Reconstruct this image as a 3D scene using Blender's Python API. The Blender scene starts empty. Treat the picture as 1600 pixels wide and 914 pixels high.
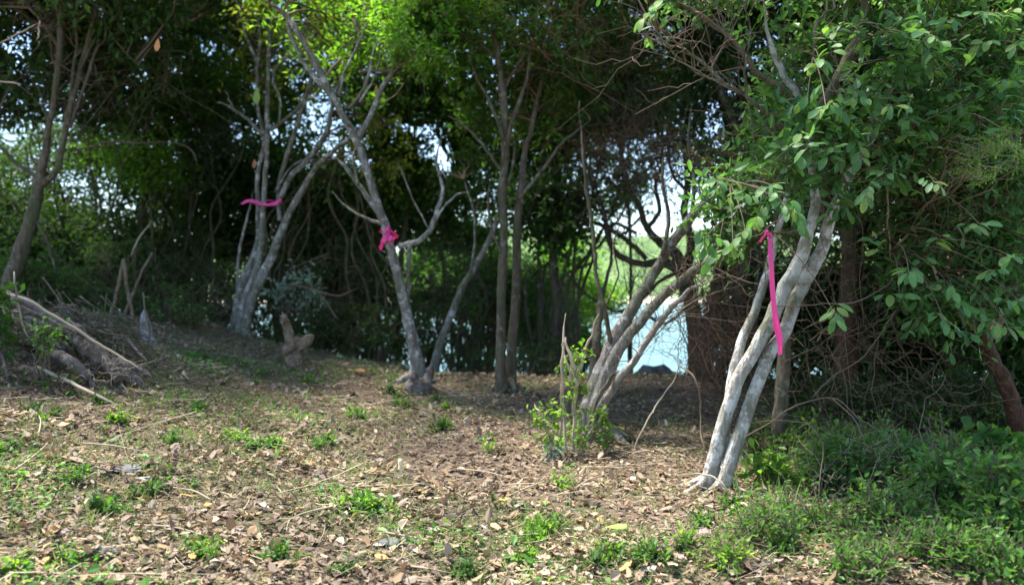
import bpy, math
import numpy as np
R = np.random.default_rng(7)
sc = bpy.context.scene
COL = sc.collection
F = 1386.0; CAMZ = 1.6

# ---------------------------------------------------------------- camera
cd = bpy.data.cameras.new('camera'); cam = bpy.data.objects.new('camera', cd); COL.objects.link(cam)
cam.location = (0, 0, CAMZ); cam.rotation_euler = (math.radians(90), 0, 0)
cd.sensor_width = 36; cd.lens = 36*F/1600; cd.clip_end = 9000; cd.clip_start = 0.05
cd.dof.use_dof = True; cd.dof.focus_distance = 5.2; cd.dof.aperture_fstop = 1.35
sc.camera = cam
# ---------------------------------------------------------------- sky, sun, exposure
SUN_EL, SUN_AZ = 66, -58          # azimuth measured from +Y (away from camera) towards +X
w = bpy.data.worlds.new('World'); sc.world = w; w.use_nodes = True
nt = w.node_tree; bg = nt.nodes['Background']
sk = nt.nodes.new('ShaderNodeTexSky'); sk.sky_type = 'NISHITA'; sk.sun_disc = False
sk.sun_elevation = math.radians(SUN_EL); sk.sun_rotation = math.radians(SUN_AZ)
sk.air_density = 1.0; sk.dust_density = .7; sk.ozone_density = 3.0
nt.links.new(sk.outputs[0], bg.inputs[0]); bg.inputs[1].default_value = 0.15
sl = bpy.data.lights.new('sun', 'SUN'); so = bpy.data.objects.new('sun', sl); COL.objects.link(so)
sl.energy = 4.6; sl.angle = math.radians(10); sl.color = (1.0, 0.95, 0.86)
e, a = math.radians(SUN_EL), math.radians(SUN_AZ)
from mathutils import Vector
so.rotation_euler = Vector((math.cos(e)*math.sin(a), math.cos(e)*math.cos(a), math.sin(e))).to_track_quat('Z', 'Y').to_euler()
so.location = (0, 0, 20)
sc.view_settings.view_transform = 'Standard'; sc.view_settings.look = 'None'
sc.view_settings.exposure = 1.6; sc.view_settings.gamma = 1
sc.cycles.max_bounces = 6; sc.cycles.diffuse_bounces = 3; sc.cycles.transparent_max_bounces = 4
sc.cycles.transmission_bounces = 3

# ---------------------------------------------------------------- geometry helpers
class Geo:
    def __init__(s): s.v = []; s.t = []; s.q = []; s.n = 0
    def add(s, v, t=None, q=None):
        v = np.asarray(v, float).reshape(-1, 3)
        if t is not None and len(t): s.t.append(np.asarray(t).reshape(-1, 3)+s.n)
        if q is not None and len(q): s.q.append(np.asarray(q).reshape(-1, 4)+s.n)
        s.v.append(v); s.n += len(v)
    def mesh(s, name, mat, off=(0, 0, 0), smooth=True):
        m = bpy.data.meshes.new(name)
        v = np.concatenate(s.v)-np.asarray(off, float) if s.v else np.zeros((0, 3))
        t = np.concatenate(s.t) if s.t else np.zeros((0, 3), int)
        q = np.concatenate(s.q) if s.q else np.zeros((0, 4), int)
        m.vertices.add(len(v)); m.vertices.foreach_set('co', v.astype(np.float32).ravel())
        m.loops.add(len(t)*3+len(q)*4)
        m.loops.foreach_set('vertex_index', np.concatenate([t.ravel(), q.ravel()]).astype(np.int32))
        m.polygons.add(len(t)+len(q))
        ls = np.concatenate([np.arange(len(t))*3, len(t)*3+np.arange(len(q))*4]).astype(np.int32)
        m.polygons.foreach_set('loop_start', ls)
        m.polygons.foreach_set('use_smooth', np.full(len(t)+len(q), smooth))
        m.update(calc_edges=True); m.validate()
        if mat: m.materials.append(mat)
        return m

def thing(name, label, cat, loc, group=None):
    o = bpy.data.objects.new(name, None); COL.objects.link(o); o.location = loc; o.empty_display_size = .1
    o['label'] = label; o['category'] = cat
    if group: o['group'] = group
    return o
def part(name, g, mat, parent, label=None, stuff=False, smooth=True):
    if not g.v: return None
    o = bpy.data.objects.new(name, g.mesh(name, mat, parent.location, smooth)); COL.objects.link(o); o.parent = parent
    if label: o['label'] = label
    if stuff: o['kind'] = 'stuff'
    return o
def solo(name, g, mat, label, cat, loc, group=None, smooth=True, kind=None):
    o = bpy.data.objects.new(name, g.mesh(name, mat, loc, smooth)); COL.objects.link(o); o.location = loc
    if kind: o['kind'] = kind
    if label: o['label'] = label
    if cat: o['category'] = cat
    if group: o['group'] = group
    return o

def nrm(a): return a/np.maximum(np.linalg.norm(a, axis=-1, keepdims=True), 1e-9)
def tubes(g, P, r, sides=4, jit=0.0, lump=0.0):
    """P (M,n,3), r (M,n): M tapered tubes with closed tips"""
    P = np.asarray(P, float); r = np.asarray(r, float)
    if P.ndim == 2: P = P[None]; r = r[None]
    M, n, _ = P.shape
    T = nrm(np.gradient(P, axis=1))
    mean = np.abs(T.mean(1)); ax = np.eye(3)[np.argmin(mean, 1)][:, None, :]
    U = nrm(np.cross(T, np.broadcast_to(ax, T.shape))); V = np.cross(T, U)
    an = np.arange(sides)*2*np.pi/sides
    rr = np.repeat(r[..., None], sides, 2)
    if lump:
        s = np.arange(n)[None, :, None]*0.5; ph = R.random((M, 1, 1))*6
        rr = rr*(1+lump*(np.sin(2*an+s*.37+ph)*.5+np.sin(3*an-s*.23+2*ph)*.35+np.sin(s*.9+ph)*.3))
    if jit: rr = rr*(1+jit*R.normal(size=rr.shape))
    C = P[:, :, None]+rr[..., None]*(np.cos(an)[:, None]*U[:, :, None]+np.sin(an)[:, None]*V[:, :, None])
    v = C.reshape(-1, 3)
    i = (np.arange(M)[:, None, None]*n+np.arange(n-1)[None, :, None])*sides
    k = np.arange(sides)[None, None]; k2 = (k+1) % sides
    q = np.stack([i+k, i+k2, i+sides+k2, i+sides+k], -1).reshape(-1, 4)
    if sides == 3: g.add(v, None, q); return
    tip = P[:, -1]+T[:, -1]*r[:, -1:]*.6; bas = P[:, 0]
    nv = len(v)
    e0 = (np.arange(M)[:, None]*n+n-1)*sides
    kk = np.arange(sides)[None]; kk2 = (kk+1) % sides
    t = np.stack([e0+kk, e0+kk2, np.broadcast_to(nv+np.arange(M)[:, None], e0.shape[:1]+(sides,))], -1).reshape(-1, 3)
    b0 = (np.arange(M)[:, None]*n)*sides
    t2 = np.stack([b0+kk2, b0+kk, np.broadcast_to(nv+M+np.arange(M)[:, None], b0.shape[:1]+(sides,))], -1).reshape(-1, 3)
    g.add(np.concatenate([v, tip, bas]), np.concatenate([t, t2]), q)

def P(px, py, d): return np.array([(px-800)/F*d, d, CAMZ-(py-457)/F*d])
def crest(x): return 9.7+np.clip(-(x+1), 0, 2.6)*.38-1.5*np.clip(-(x+3.6), 0, 1)
def g_(x, y):
    x = np.asarray(x, float); y = np.asarray(y, float)
    L = .035*np.minimum(np.maximum(-x, 0), 4.6)**2-.012*np.minimum(np.maximum(x-1.5, 0), 6)**2
    c = crest(x)
    h1 = .074*np.maximum(y, -6)+L
    h2 = .074*c+L+.04-.30*(y-c)
    k = .22; h = np.clip(.5+.5*(h2-h1)/k, 0, 1)
    z = h2*(1-h)+h1*h-k*h*(1-h)
    z = z+.018*np.sin(x*2.3+y*1.1)+.014*np.sin(x*5.1-y*3.7+1)+.010*np.sin(y*7.3+x*1.9)
    z = z+.07*np.exp(-(((x+1.55)/.35)**2+((y-6.7)/.25)**2))+.10*np.exp(-(((x+3.7)/1.0)**2+((y-7.9)/.5)**2))
    return np.maximum(z, -4.5+.2*np.sin(x*.2))
def gz(x, y): return float(g_(x, y))
def GP(px, py):
    d = np.arange(2.5, 30, .01); x = (px-800)/F*d; z = CAMZ-(py-457)/F*d
    hit = np.nonzero(z <= g_(x, d))[0]
    dd = d[hit[0]] if len(hit) else 10.5
    return float((px-800)/F*dd), float(dd), gz((px-800)/F*dd, dd)
def cr(pts, n):
    """Catmull-Rom through rows of pts"""
    p = np.asarray(pts, float); p = np.vstack([2*p[0]-p[1], p, 2*p[-1]-p[-2]])
    m = len(p)-3; u = np.linspace(0, m-1e-6, n); i = u.astype(int); f = (u-i)[:, None]
    a, b, c, d = p[i], p[i+1], p[i+2], p[i+3]
    return .5*((2*b)+(-a+c)*f+(2*a-5*b+4*c-d)*f*f+(-a+3*b-3*c+d)*f**3)
def trace(pts, d0, d1, n=None, wob=.006):
    """pixel path (px,py,width) from depth d0 to d1 -> world points, radii"""
    n = n or max(8, len(pts)*5)
    q = cr(pts, n); s = np.linspace(0, 1, n); d = d0+(d1-d0)*s+.03*np.sin(s*9+R.random()*6)*min(1, abs(d0)/6)
    W = np.stack([(q[:, 0]-800)/F*d, d, CAMZ-(q[:, 1]-457)/F*d], 1)
    q[:, 2] *= .84
    wn = R.normal(size=W.shape); wn[1:] = .5*(wn[1:]+wn[:-1]); W += wob*wn*np.minimum(1, s*4)[:, None]
    return W, np.maximum(q[:, 2], 1.2)/2/F*d*np.clip((1-s)/.14, .3, 1)

# leaves ------------------------------------------------------------------
LEAF4 = (np.array([[0, 0, 0], [.45, .5, .12], [1, 0, -.12], [.45, -.5, .12]]), np.array([[0, 2, 1], [0, 3, 2]]))
LEAF8 = (np.array([[0, 0, 0], [.3, .30, .07], [.68, .5, .08], [.94, .27, -.02], [1.02, 0, -.1], [.94, -.27, -.02], [.68, -.5, .08], [.3, -.3, .07], [.5, 0, 0]]),
         np.array([[0, 8, 1], [8, 2, 1], [8, 3, 2], [8, 4, 3], [8, 5, 4], [8, 6, 5], [8, 7, 6], [8, 0, 7]]))
LEAF6 = (np.array([[0, 0, 0], [.35, .4, .08], [.8, .36, .03], [1, 0, -.08], [.7, -.45, .08], [.25, -.33, .06]]), np.array([[0, 3, 1], [1, 3, 2], [0, 5, 3], [5, 4, 3]]))
BLADE = (np.array([[0, .5, 0], [0, -.5, 0], [.5, .3, .12], [.5, -.3, .12], [1, 0, 0]]), np.array([[0, 1, 3], [0, 3, 2], [2, 3, 4]]))
def leaves(g, pos, dirn, up, L, Wd, proto=LEAF4, curl=0.0):
    N = len(pos)
    if N == 0: return
    d = nrm(dirn); s = nrm(np.cross(up, d)); u = np.cross(d, s)
    pv, pf = proto
    x = pv[:, 0]; y = pv[:, 1]; z = pv[:, 2]
    L = np.broadcast_to(L, N); Wd = np.broadcast_to(Wd, N)
    zz = z[None]*Wd[:, None]*1.2
    if curl: zz = zz+(R.normal(size=(N, 1))*curl)*(x[None]**2)*L[:, None]+(R.normal(size=(N, 1))*curl*1.5)*(y[None]**2)*L[:, None]+.18*curl*R.normal(size=(N, len(pv)))*L[:, None]
    v = pos[:, None]+d[:, None]*(x[None, :, None]*L[:, None, None])+s[:, None]*(y[None, :, None]*Wd[:, None, None])+u[:, None]*zz[..., None]
    k = len(pv)
    g.add(v.reshape(-1, 3), (pf[None]+(np.arange(N)*k)[:, None, None]).reshape(-1, 3))
def rdir(n, zb=0.0, zs=1.0):
    v = R.normal(size=(n, 3)); v[:, 2] = v[:, 2]*zs+zb
    return nrm(v)

# openings in the tree belt: ellipsoids of thin foliage (centre px,py,depth ; radii px,px,metres ; share of leaves kept)
GAPS = [(1010, 350, 12, 78, 38, 5, .12), (1005, 415, 12, 62, 45, 5, .03), (1010, 525, 12, 58, 72, 5, .04), (1075, 240, 12, 32, 65, 4, .3),
        (1125, 350, 12, 34, 55, 4, .10), (492, 205, 12, 22, 30, 4, .0), (520, 222, 12, 16, 20, 4, .05), (690, 235, 12, 26, 32, 5, .02), (30, 270, 12, 50, 42, 4, .5),
        (130, 280, 12, 50, 42, 4, .5), (95, 305, 12, 16, 20, 4, .45), (960, 75, 12, 50, 14, 4, .25), (925, 260, 12, 50, 45, 4, .5),
        (610, 395, 13, 22, 22, 4, .1), (705, 510, 13, 38, 36, 6, .5), (520, 530, 13, 45, 20, 5, .6), (1242, 565, 10, 18, 24, 4, .1),
        (1450, 560, 10, 40, 40, 4, .25), (1548, 580, 10, 25, 26, 4, .15), (1260, 90, 9, 28, 24, 4, .1), (1190, 90, 9, 26, 22, 4, .1),
        (650, 400, 13, 60, 14, 4, .3), (815, 165, 11, 20, 18, 4, .2), (240, 350, 13, 60, 50, 4, .6), (445, 415, 12, 30, 20, 4, .3),
        (920, 380, 14, 36, 60, 6, .35), (460, 90, 11, 60, 60, 5, .6), (860, 300, 12, 30, 16, 4, .4), (760, 340, 13, 60, 20, 4, .5), (820, 400, 13, 50, 30, 4, .5), (330, 330, 13, 40, 25, 4, .5), (545, 200, 12, 25, 15, 4, .4), (640, 185, 12, 60, 20, 4, .3), (1395, 205, 9, 14, 24, 4, .1)]
GC = np.array([P(a, b, c) for a, b, c, *_ in GAPS]); GR = np.array([(a[3]*a[2]/F, a[5], a[4]*a[2]/F) for a in GAPS]); GK = np.array([a[6] for a in GAPS])
def keep(p, strength=1.0):
    k = np.ones(len(p))
    for c, r, kk in zip(GC, GR, GK):
        q = (((p-c)/r)**2).sum(1)
        k = np.where(q < 1, np.minimum(k, kk+(1-kk)*np.clip((q-.65)/.35, 0, 1)), k)
    return R.random(len(p)) < 1-(1-k)*strength

def clumpleaves(gl, gt, C, rad, per, L, twn=5, proto=LEAF4, zb=.25, ratio=.48, use_gap=True, droop=0.0, tw_r=.003, twp=1.0):
    """twigs radiating from clump centres C with leaves set along them"""
    K = len(C)
    if K == 0: return
    rad = np.broadcast_to(rad, K)
    o = np.repeat(C, twn, 0); rr = np.repeat(rad, twn)*R.uniform(.6, 1.25, K*twn)
    D = rdir(K*twn, zb, .75); m = len(o)
    s = np.array([0, .5, 1.0])
    bend = R.normal(size=(m, 1, 3))*.16
    Pt = o[:, None]+D[:, None]*(s[None, :, None]*rr[:, None, None])+bend*(s**2)[None, :, None]*rr[:, None, None]
    Pt[:, :, 2] -= droop*(s**2)[None]*rr[:, None]
    tm = (keep(Pt[:, 1]) if use_gap else np.ones(m, bool)) & (R.random(m) < twp)
    if gt is not None and tm.any(): tubes(gt, Pt[tm], np.broadcast_to(np.array([1.4, 1, .5])*tw_r, (m, 3))[tm], 3)
    n = max(1, int(per/twn)); N = m*n
    t = np.tile((np.arange(n)+.7)/n, m)+R.normal(size=N)*.04; t = np.clip(t, .12, 1.05)
    oo = np.repeat(o, n, 0); DD = np.repeat(D, n, 0); R2 = np.repeat(rr, n)
    bb = np.repeat(bend[:, 0], n, 0)
    p = oo+DD*(t*R2)[:, None]+bb*(t*t*R2)[:, None]; p[:, 2] -= droop*t*t*R2
    p += R.normal(size=p.shape)*(rad.mean()*.07)
    ld = nrm(DD*.7+rdir(N)*.9+np.array([0, 0, -.15])); up = nrm(rdir(N)*.7+np.array([0, -.1, 1.0]))
    k = keep(p) if use_gap else np.ones(N, bool)
    LL = L*R.uniform(.6, 1.25, N)
    leaves(gl, p[k], ld[k], up[k], LL[k], LL[k]*ratio*R.uniform(.8, 1.15, k.sum()), proto)

def inell(n, c, r, shell=.35):
    v = rdir(n); s = (shell+(1-shell)*R.random(n))**(1/2)
    return np.asarray(c)+v*s[:, None]*np.asarray(r)
def limbs(gt, nodes, C, r0=.018, r1=.006, sides=4):
    """curved limbs from the nearest lower stem node to each clump centre"""
    if len(C) == 0: return
    nodes = np.asarray(nodes)
    if len(nodes) == 0: return
    dd = np.linalg.norm((nodes[None]-C[:, None])*np.array([1, 1, .8]), axis=2)+np.where(nodes[None, :, 2] > C[:, None, 2], .8, 0)
    A = nodes[np.argmin(dd, 1)]; L = np.linalg.norm(C-A, axis=1)[:, None]
    B = A+(C-A)*.35+np.array([0, 0, .22])*L+R.normal(size=C.shape)*L*.13
    B2 = A+(C-A)*.7+np.array([0, 0, .1])*L+R.normal(size=C.shape)*L*.11
    s = np.linspace(0, 1, 8)[None, :, None]
    Q = (1-s)**3*A[:, None]+3*(1-s)**2*s*B[:, None]+3*(1-s)*s*s*B2[:, None]+s**3*C[:, None]
    Q = Q+R.normal(size=Q.shape)*.012*np.minimum(s*3, 1)
    rr = (r0*(1-s[:, :, 0])+r1*s[:, :, 0])*(.45+.35*np.minimum(L, 2))
    tubes(gt, Q, rr*np.ones((len(C), 1)), sides)

def sprouts(gt, path, n, length, r, zb=.35, tmin=.3, sides=3, seg=6, fork=2, spread=1.0):
    """fine side twigs, forked, off a path"""
    i = R.integers(int(len(path)*tmin), len(path), n); A = path[i]
    D = nrm(rdir(n, zb)*spread+nrm(np.gradient(path, axis=0))[i]*.5)
    L = length*R.uniform(.4, 1.2, n); s = np.linspace(0, 1, seg)
    def run(A, D, L, r):
        m = len(A); k = R.normal(size=(m, 1, 3))*.35
        Q = A[:, None]+D[:, None]*(s[None, :, None]*L[:, None, None])+k*(s**2)[None, :, None]*L[:, None, None]
        Q[:, 1:] += R.normal(size=(m, seg-1, 3))*.05*L[:, None, None]*.6
        tubes(gt, Q, r*np.linspace(1, .3, seg)[None]*np.ones((m, 1)), sides); return Q
    Q = run(A, D, L, r)
    ends = [Q[:, -1]]
    for f in range(fork):
        j = R.integers(1, seg-1, n); B = Q[np.arange(n), j]
        D2 = nrm(D+rdir(n)*.8); Q2 = run(B, D2, L*.6, r*.6); ends.append(Q2[:, -1])
    return np.concatenate(ends)

# ---------------------------------------------------------------- materials
def newmat(name):
    m = bpy.data.materials.new(name); m.use_nodes = True; n = m.node_tree.nodes; l = m.node_tree.links
    return m, n, l, n['Principled BSDF']
def ramp(n, stops, interp='LINEAR'):
    r = n.new('ShaderNodeValToRGB'); e = r.color_ramp; e.interpolation = interp
    while len(e.elements) < len(stops): e.elements.new(.5)
    for x, (p, c) in zip(e.elements, stops): x.position = p; x.color = (*c, 1)
    return r
def bark(name, dark, light, lichen=(.5, .5, .47), amt=.35, scale=1.0, tint=None):
    m, n, l, b = newmat(name)
    tc = n.new('ShaderNodeTexCoord'); mp = n.new('ShaderNodeMapping'); mp.inputs['Scale'].default_value = (14*scale, 14*scale, 3.5*scale)
    l.new(tc.outputs['Object'], mp.inputs[0])
    n1 = n.new('ShaderNodeTexNoise'); n1.inputs['Scale'].default_value = 1.6; n1.inputs['Detail'].default_value = 8; n1.inputs['Roughness'].default_value = .7
    l.new(mp.outputs[0], n1.inputs[0])
    r1 = ramp(n, [(.38, dark), (.62, light)]); l.new(n1.outputs[0], r1.inputs[0])
    n2 = n.new('ShaderNodeTexNoise'); n2.inputs['Scale'].default_value = 11*scale; n2.inputs['Detail'].default_value = 9; n2.inputs['Roughness'].default_value = .7
    l.new(tc.outputs['Object'], n2.inputs[0])
    r2 = ramp(n, [(.585-amt*.2, (0, 0, 0)), (.665-amt*.2, (1, 1, 1))]); l.new(n2.outputs[0], r2.inputs[0])
    mx = n.new('ShaderNodeMixRGB'); l.new(r2.outputs[0], mx.inputs[0]); l.new(r1.outputs[0], mx.inputs[1]); mx.inputs[2].default_value = (*lichen, 1)
    n4 = n.new('ShaderNodeTexNoise'); n4.inputs['Scale'].default_value = 2.2*scale; n4.inputs['Detail'].default_value = 4; l.new(tc.outputs['Object'], n4.inputs[0])
    r4 = ramp(n, [(.42, (.0, .0, .0)), (.62, (.6, .6, .6))]); l.new(n4.outputs[0], r4.inputs[0])
    m4 = n.new('ShaderNodeMixRGB'); m4.inputs[2].default_value = (.075, .085, .035, 1) if tint is None else (*tint, 1)
    l.new(r4.outputs[0], m4.inputs[0]); l.new(mx.outputs[0], m4.inputs[1])
    l.new(m4.outputs[0], b.inputs['Base Color']); b.inputs['Roughness'].default_value = .92; b.inputs['Specular IOR Level'].default_value = .2
    n3 = n.new('ShaderNodeTexNoise'); n3.inputs['Scale'].default_value = 3; n3.inputs['Detail'].default_value = 8; l.new(mp.outputs[0], n3.inputs[0])
    bp = n.new('ShaderNodeBump'); bp.inputs['Strength'].default_value = 1.0; bp.inputs['Distance'].default_value = .03; l.new(n3.outputs[0], bp.inputs['Height']); l.new(bp.outputs[0], b.inputs['Normal'])
    return m
def leafmat(name, cols, trans=.35, rough=.5, obj=False, tcol=None, spec=.25):
    m, n, l, b = newmat(name)
    if obj: src = n.new('ShaderNodeObjectInfo').outputs['Random']
    else: src = n.new('ShaderNodeNewGeometry').outputs['Random Per Island']
    k = len(cols); r = ramp(n, [(i/(k-1) if k > 1 else 0, c) for i, c in enumerate(cols)]); l.new(src, r.inputs[0])
    tc = n.new('ShaderNodeTexCoord'); ns = n.new('ShaderNodeTexNoise'); ns.inputs['Scale'].default_value = 1.7 if not obj else 25; ns.inputs['Detail'].default_value = 3
    l.new(tc.outputs['Object'], ns.inputs[0])
    hs = n.new('ShaderNodeHueSaturation'); mr = n.new('ShaderNodeMapRange'); mr.inputs[1].default_value = .3; mr.inputs[2].default_value = .7; mr.inputs[3].default_value = .6; mr.inputs[4].default_value = 1.45
    l.new(ns.outputs[0], mr.inputs[0]); l.new(mr.outputs[0], hs.inputs['Value']); l.new(r.outputs[0], hs.inputs['Color'])
    l.new(hs.outputs[0], b.inputs['Base Color']); b.inputs['Roughness'].default_value = rough; b.inputs['Specular IOR Level'].default_value = spec
    if trans:
        tr = n.new('ShaderNodeBsdfTranslucent'); ms = n.new('ShaderNodeMixShader'); ms.inputs[0].default_value = trans
        h2 = n.new('ShaderNodeMixRGB'); h2.blend_type = 'MULTIPLY'; h2.inputs[0].default_value = 1; l.new(hs.outputs[0], h2.inputs[1]); h2.inputs[2].default_value = (*(tcol or (2.0, 2.2, .9)), 1)
        l.new(h2.outputs[0], tr.inputs[0]); l.new(b.outputs[0], ms.inputs[1]); l.new(tr.outputs[0], ms.inputs[2]); l.new(ms.outputs[0], n['Material Output'].inputs[0])
    return m
def plain(name, col, rough=.8, var=.25, scale=8, bump=.3, spec=.3):
    m, n, l, b = newmat(name); tc = n.new('ShaderNodeTexCoord'); ns = n.new('ShaderNodeTexNoise'); ns.inputs['Scale'].default_value = scale; ns.inputs['Detail'].default_value = 8
    l.new(tc.outputs['Object'], ns.inputs[0]); c = np.array(col)
    r = ramp(n, [(.3, tuple(c*(1-var))), (.7, tuple(np.minimum(c*(1+var), .95)))]); l.new(ns.outputs[0], r.inputs[0]); l.new(r.outputs[0], b.inputs['Base Color'])
    b.inputs['Roughness'].default_value = rough; b.inputs['Specular IOR Level'].default_value = spec
    bp = n.new('ShaderNodeBump'); bp.inputs['Strength'].default_value = bump; bp.inputs['Distance'].default_value = .01; l.new(ns.outputs[0], bp.inputs['Height']); l.new(bp.outputs[0], b.inputs['Normal'])
    return m
B_grey = bark('bark_grey', (.10, .087, .07), (.27, .25, .215), (.46, .45, .42), .36)
B_tan = bark('bark_tan', (.075, .058, .042), (.19, .155, .12), (.28, .26, .22), .22)
B_tan2 = bark('bark_grey_brown', (.11, .09, .07), (.27, .235, .195), (.40, .38, .34), .35)
B_white = bark('bark_lichen_white', (.22, .19, .15), (.42, .385, .32), (.62, .60, .55), .56)
B_dark = bark('bark_dark', (.035, .028, .02), (.10, .08, .06), (.2, .2, .17), .12)
B_brown = bark('bark_brown', (.06, .046, .03), (.16, .125, .085), (.20, .19, .14), .2)
B_red = bark('bark_reddish', (.05, .022, .015), (.12, .055, .035), (.12, .09, .06), .1)
B_twig = plain('twig_brown', (.15, .11, .075), .9, .35, 3)
B_twigred = plain('twig_reddish', (.16, .085, .05), .9, .35, 3)
B_pale = plain('twig_pale', (.36, .29, .20), .85, .3, 5)
B_wood = bark('weathered_wood', (.085, .065, .052), (.26, .205, .17), (.33, .30, .27), .3, 1.4, (.10, .08, .06))
B_stump = bark('stump_wood', (.14, .10, .065), (.32, .24, .165), (.40, .33, .25), .3, 2.2, (.16, .10, .06))
B_silver = bark('silver_wood', (.22, .195, .175), (.40, .365, .33), (.50, .47, .43), .4, 1.5, (.3, .26, .24))
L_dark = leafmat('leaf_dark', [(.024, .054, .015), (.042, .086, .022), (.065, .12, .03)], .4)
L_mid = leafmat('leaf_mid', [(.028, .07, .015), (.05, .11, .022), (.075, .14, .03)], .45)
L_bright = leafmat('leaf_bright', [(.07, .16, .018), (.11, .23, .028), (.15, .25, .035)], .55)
L_yellow = leafmat('leaf_yellow_green', [(.08, .14, .02), (.13, .18, .03), (.22, .20, .03)], .55)
L_blue = leafmat('leaf_blue_green', [(.05, .095, .055), (.08, .125, .075), (.10, .15, .09)], .3)
L_olive = leafmat('leaf_olive', [(.05, .058, .02), (.07, .085, .028), (.09, .075, .04)], .3)
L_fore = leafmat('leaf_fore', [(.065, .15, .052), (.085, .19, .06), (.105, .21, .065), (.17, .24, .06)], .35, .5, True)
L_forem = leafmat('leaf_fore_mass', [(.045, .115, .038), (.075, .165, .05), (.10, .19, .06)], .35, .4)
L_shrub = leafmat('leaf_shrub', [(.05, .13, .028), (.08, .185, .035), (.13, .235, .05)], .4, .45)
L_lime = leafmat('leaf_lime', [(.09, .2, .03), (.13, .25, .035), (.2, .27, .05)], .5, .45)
L_silver = leafmat('leaf_silver', [(.26, .34, .26), (.36, .44, .36), (.3, .4, .3)], .2, .5)
L_dry = leafmat('leaf_dry', [(.27, .19, .12), (.19, .137, .095), (.25, .19, .14), (.32, .25, .17), (.22, .165, .13), (.32, .21, .11), (.15, .105, .075), (.37, .30, .21), (.25, .19, .125), (.33, .24, .13)], .1, .75, False, (1.3, 1, .7))
# every leaf keeps the same random tone; this one is used by the fine chaff
L_chaff = leafmat('chaff', [(.16, .10, .065), (.30, .21, .13), (.22, .15, .10), (.36, .27, .18), (.12, .08, .055), (.26, .2, .14)], .0, .9)
L_straw = leafmat('straw', [(.38, .31, .19), (.48, .40, .26), (.27, .2, .12)], .0, .8)
L_grass = leafmat('grass_blade', [(.07, .13, .045), (.11, .18, .06), (.15, .20, .08), (.28, .27, .14)], .3, .6)
L_hang = leafmat('leaf_brown_hanging', [(.10, .075, .045), (.07, .055, .03), (.14, .09, .05)], .2)
PINK = bpy.data.materials.new('pink_tape'); PINK.use_nodes = True
_b = PINK.node_tree.nodes['Principled BSDF']; _b.inputs['Base Color'].default_value = (1, .11, .43, 1); _b.inputs['Roughness'].default_value = .35
_n = PINK.node_tree.nodes; _l = PINK.node_tree.links; _t = _n.new('ShaderNodeBsdfTranslucent'); _t.inputs[0].default_value = (1, .12, .5, 1); _m = _n.new('ShaderNodeMixShader'); _m.inputs[0].default_value = .35
_l.new(_b.outputs[0], _m.inputs[1]); _l.new(_t.outputs[0], _m.inputs[2]); _l.new(_m.outputs[0], _n['Material Output'].inputs[0])

# ---------------------------------------------------------------- ground, water, far shore
def sheet(name, xs, ys, fz, mat, kind='structure', off=(0, 0, 0)):
    X, Y = np.meshgrid(xs, ys); Z = fz(X, Y); g = Geo(); nx, ny = len(xs), len(ys)
    i = (np.arange(ny-1)[:, None]*nx+np.arange(nx-1)[None]).ravel()
    g.add(np.stack([X.ravel(), Y.ravel(), Z.ravel()], 1), None, np.stack([i, i+1, i+nx+1, i+nx], 1))
    o = solo(name, g, mat, None, None, off, kind=kind); return o
def graded(lo, a, b, hi, fine, k):
    left = a-np.geomspace(fine, a-lo, k)[::-1]; right = b+np.geomspace(fine, hi-b, k)
    return np.concatenate([left, np.arange(a, b+1e-6, fine), right])
m, n, l, b = newmat('forest_soil')
tc = n.new('ShaderNodeTexCoord'); n1 = n.new('ShaderNodeTexNoise'); n1.inputs['Scale'].default_value = 22; n1.inputs['Detail'].default_value = 10; n1.inputs['Roughness'].default_value = .75
l.new(tc.outputs['Object'], n1.inputs[0]); r1 = ramp(n, [(.3, (.06, .042, .03)), (.5, (.15, .108, .075)), (.7, (.27, .20, .145))]); l.new(n1.outputs[0], r1.inputs[0])
n2 = n.new('ShaderNodeTexNoise'); n2.inputs['Scale'].default_value = 1.3; n2.inputs['Detail'].default_value = 5; l.new(tc.outputs['Object'], n2.inputs[0])
r2 = ramp(n, [(.5, (0, 0, 0)), (.65, (.55, .55, .55))]); l.new(n2.outputs[0], r2.inputs[0])
mx = n.new('ShaderNodeMixRGB'); l.new(r2.outputs[0], mx.inputs[0]); l.new(r1.outputs[0], mx.inputs[1]); mx.inputs[2].default_value = (.07, .085, .035, 1)
l.new(mx.outputs[0], b.inputs['Base Color']); b.inputs['Roughness'].default_value = .95; b.inputs['Specular IOR Level'].default_value = .1
bp = n.new('ShaderNodeBump'); bp.inputs['Strength'].default_value = .9; bp.inputs['Distance'].default_value = .03; l.new(n1.outputs[0], bp.inputs['Height']); l.new(bp.outputs[0], b.inputs['Normal'])
SOIL = m
sheet('ground', graded(-400, -9, 9, 400, .12, 30), graded(-300, 0, 20, 60, .12, 22), g_, SOIL)
m, n, l, b = newmat('bay_water')
b.inputs['Base Color'].default_value = (.10, .22, .26, 1); b.inputs['Roughness'].default_value = .12
tc = n.new('ShaderNodeTexCoord'); mp = n.new('ShaderNodeMapping'); mp.inputs['Scale'].default_value = (1, 2.2, 1); l.new(tc.outputs['Object'], mp.inputs[0])
n1 = n.new('ShaderNodeTexNoise'); n1.inputs['Scale'].default_value = 1.4; n1.inputs['Detail'].default_value = 5; l.new(mp.outputs[0], n1.inputs[0])
bp = n.new('ShaderNodeBump'); bp.inputs['Strength'].default_value = .8; bp.inputs['Distance'].default_value = .2; l.new(n1.outputs[0], bp.inputs['Height']); l.new(bp.outputs[0], b.inputs['Normal'])
sheet('water', np.linspace(-3000, 3000, 13), np.concatenate([np.linspace(14, 60, 6), np.linspace(100, 4000, 12)]), lambda x, y: x*0-2.0, m)
m, n, l, b = newmat('far_wood')
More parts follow.
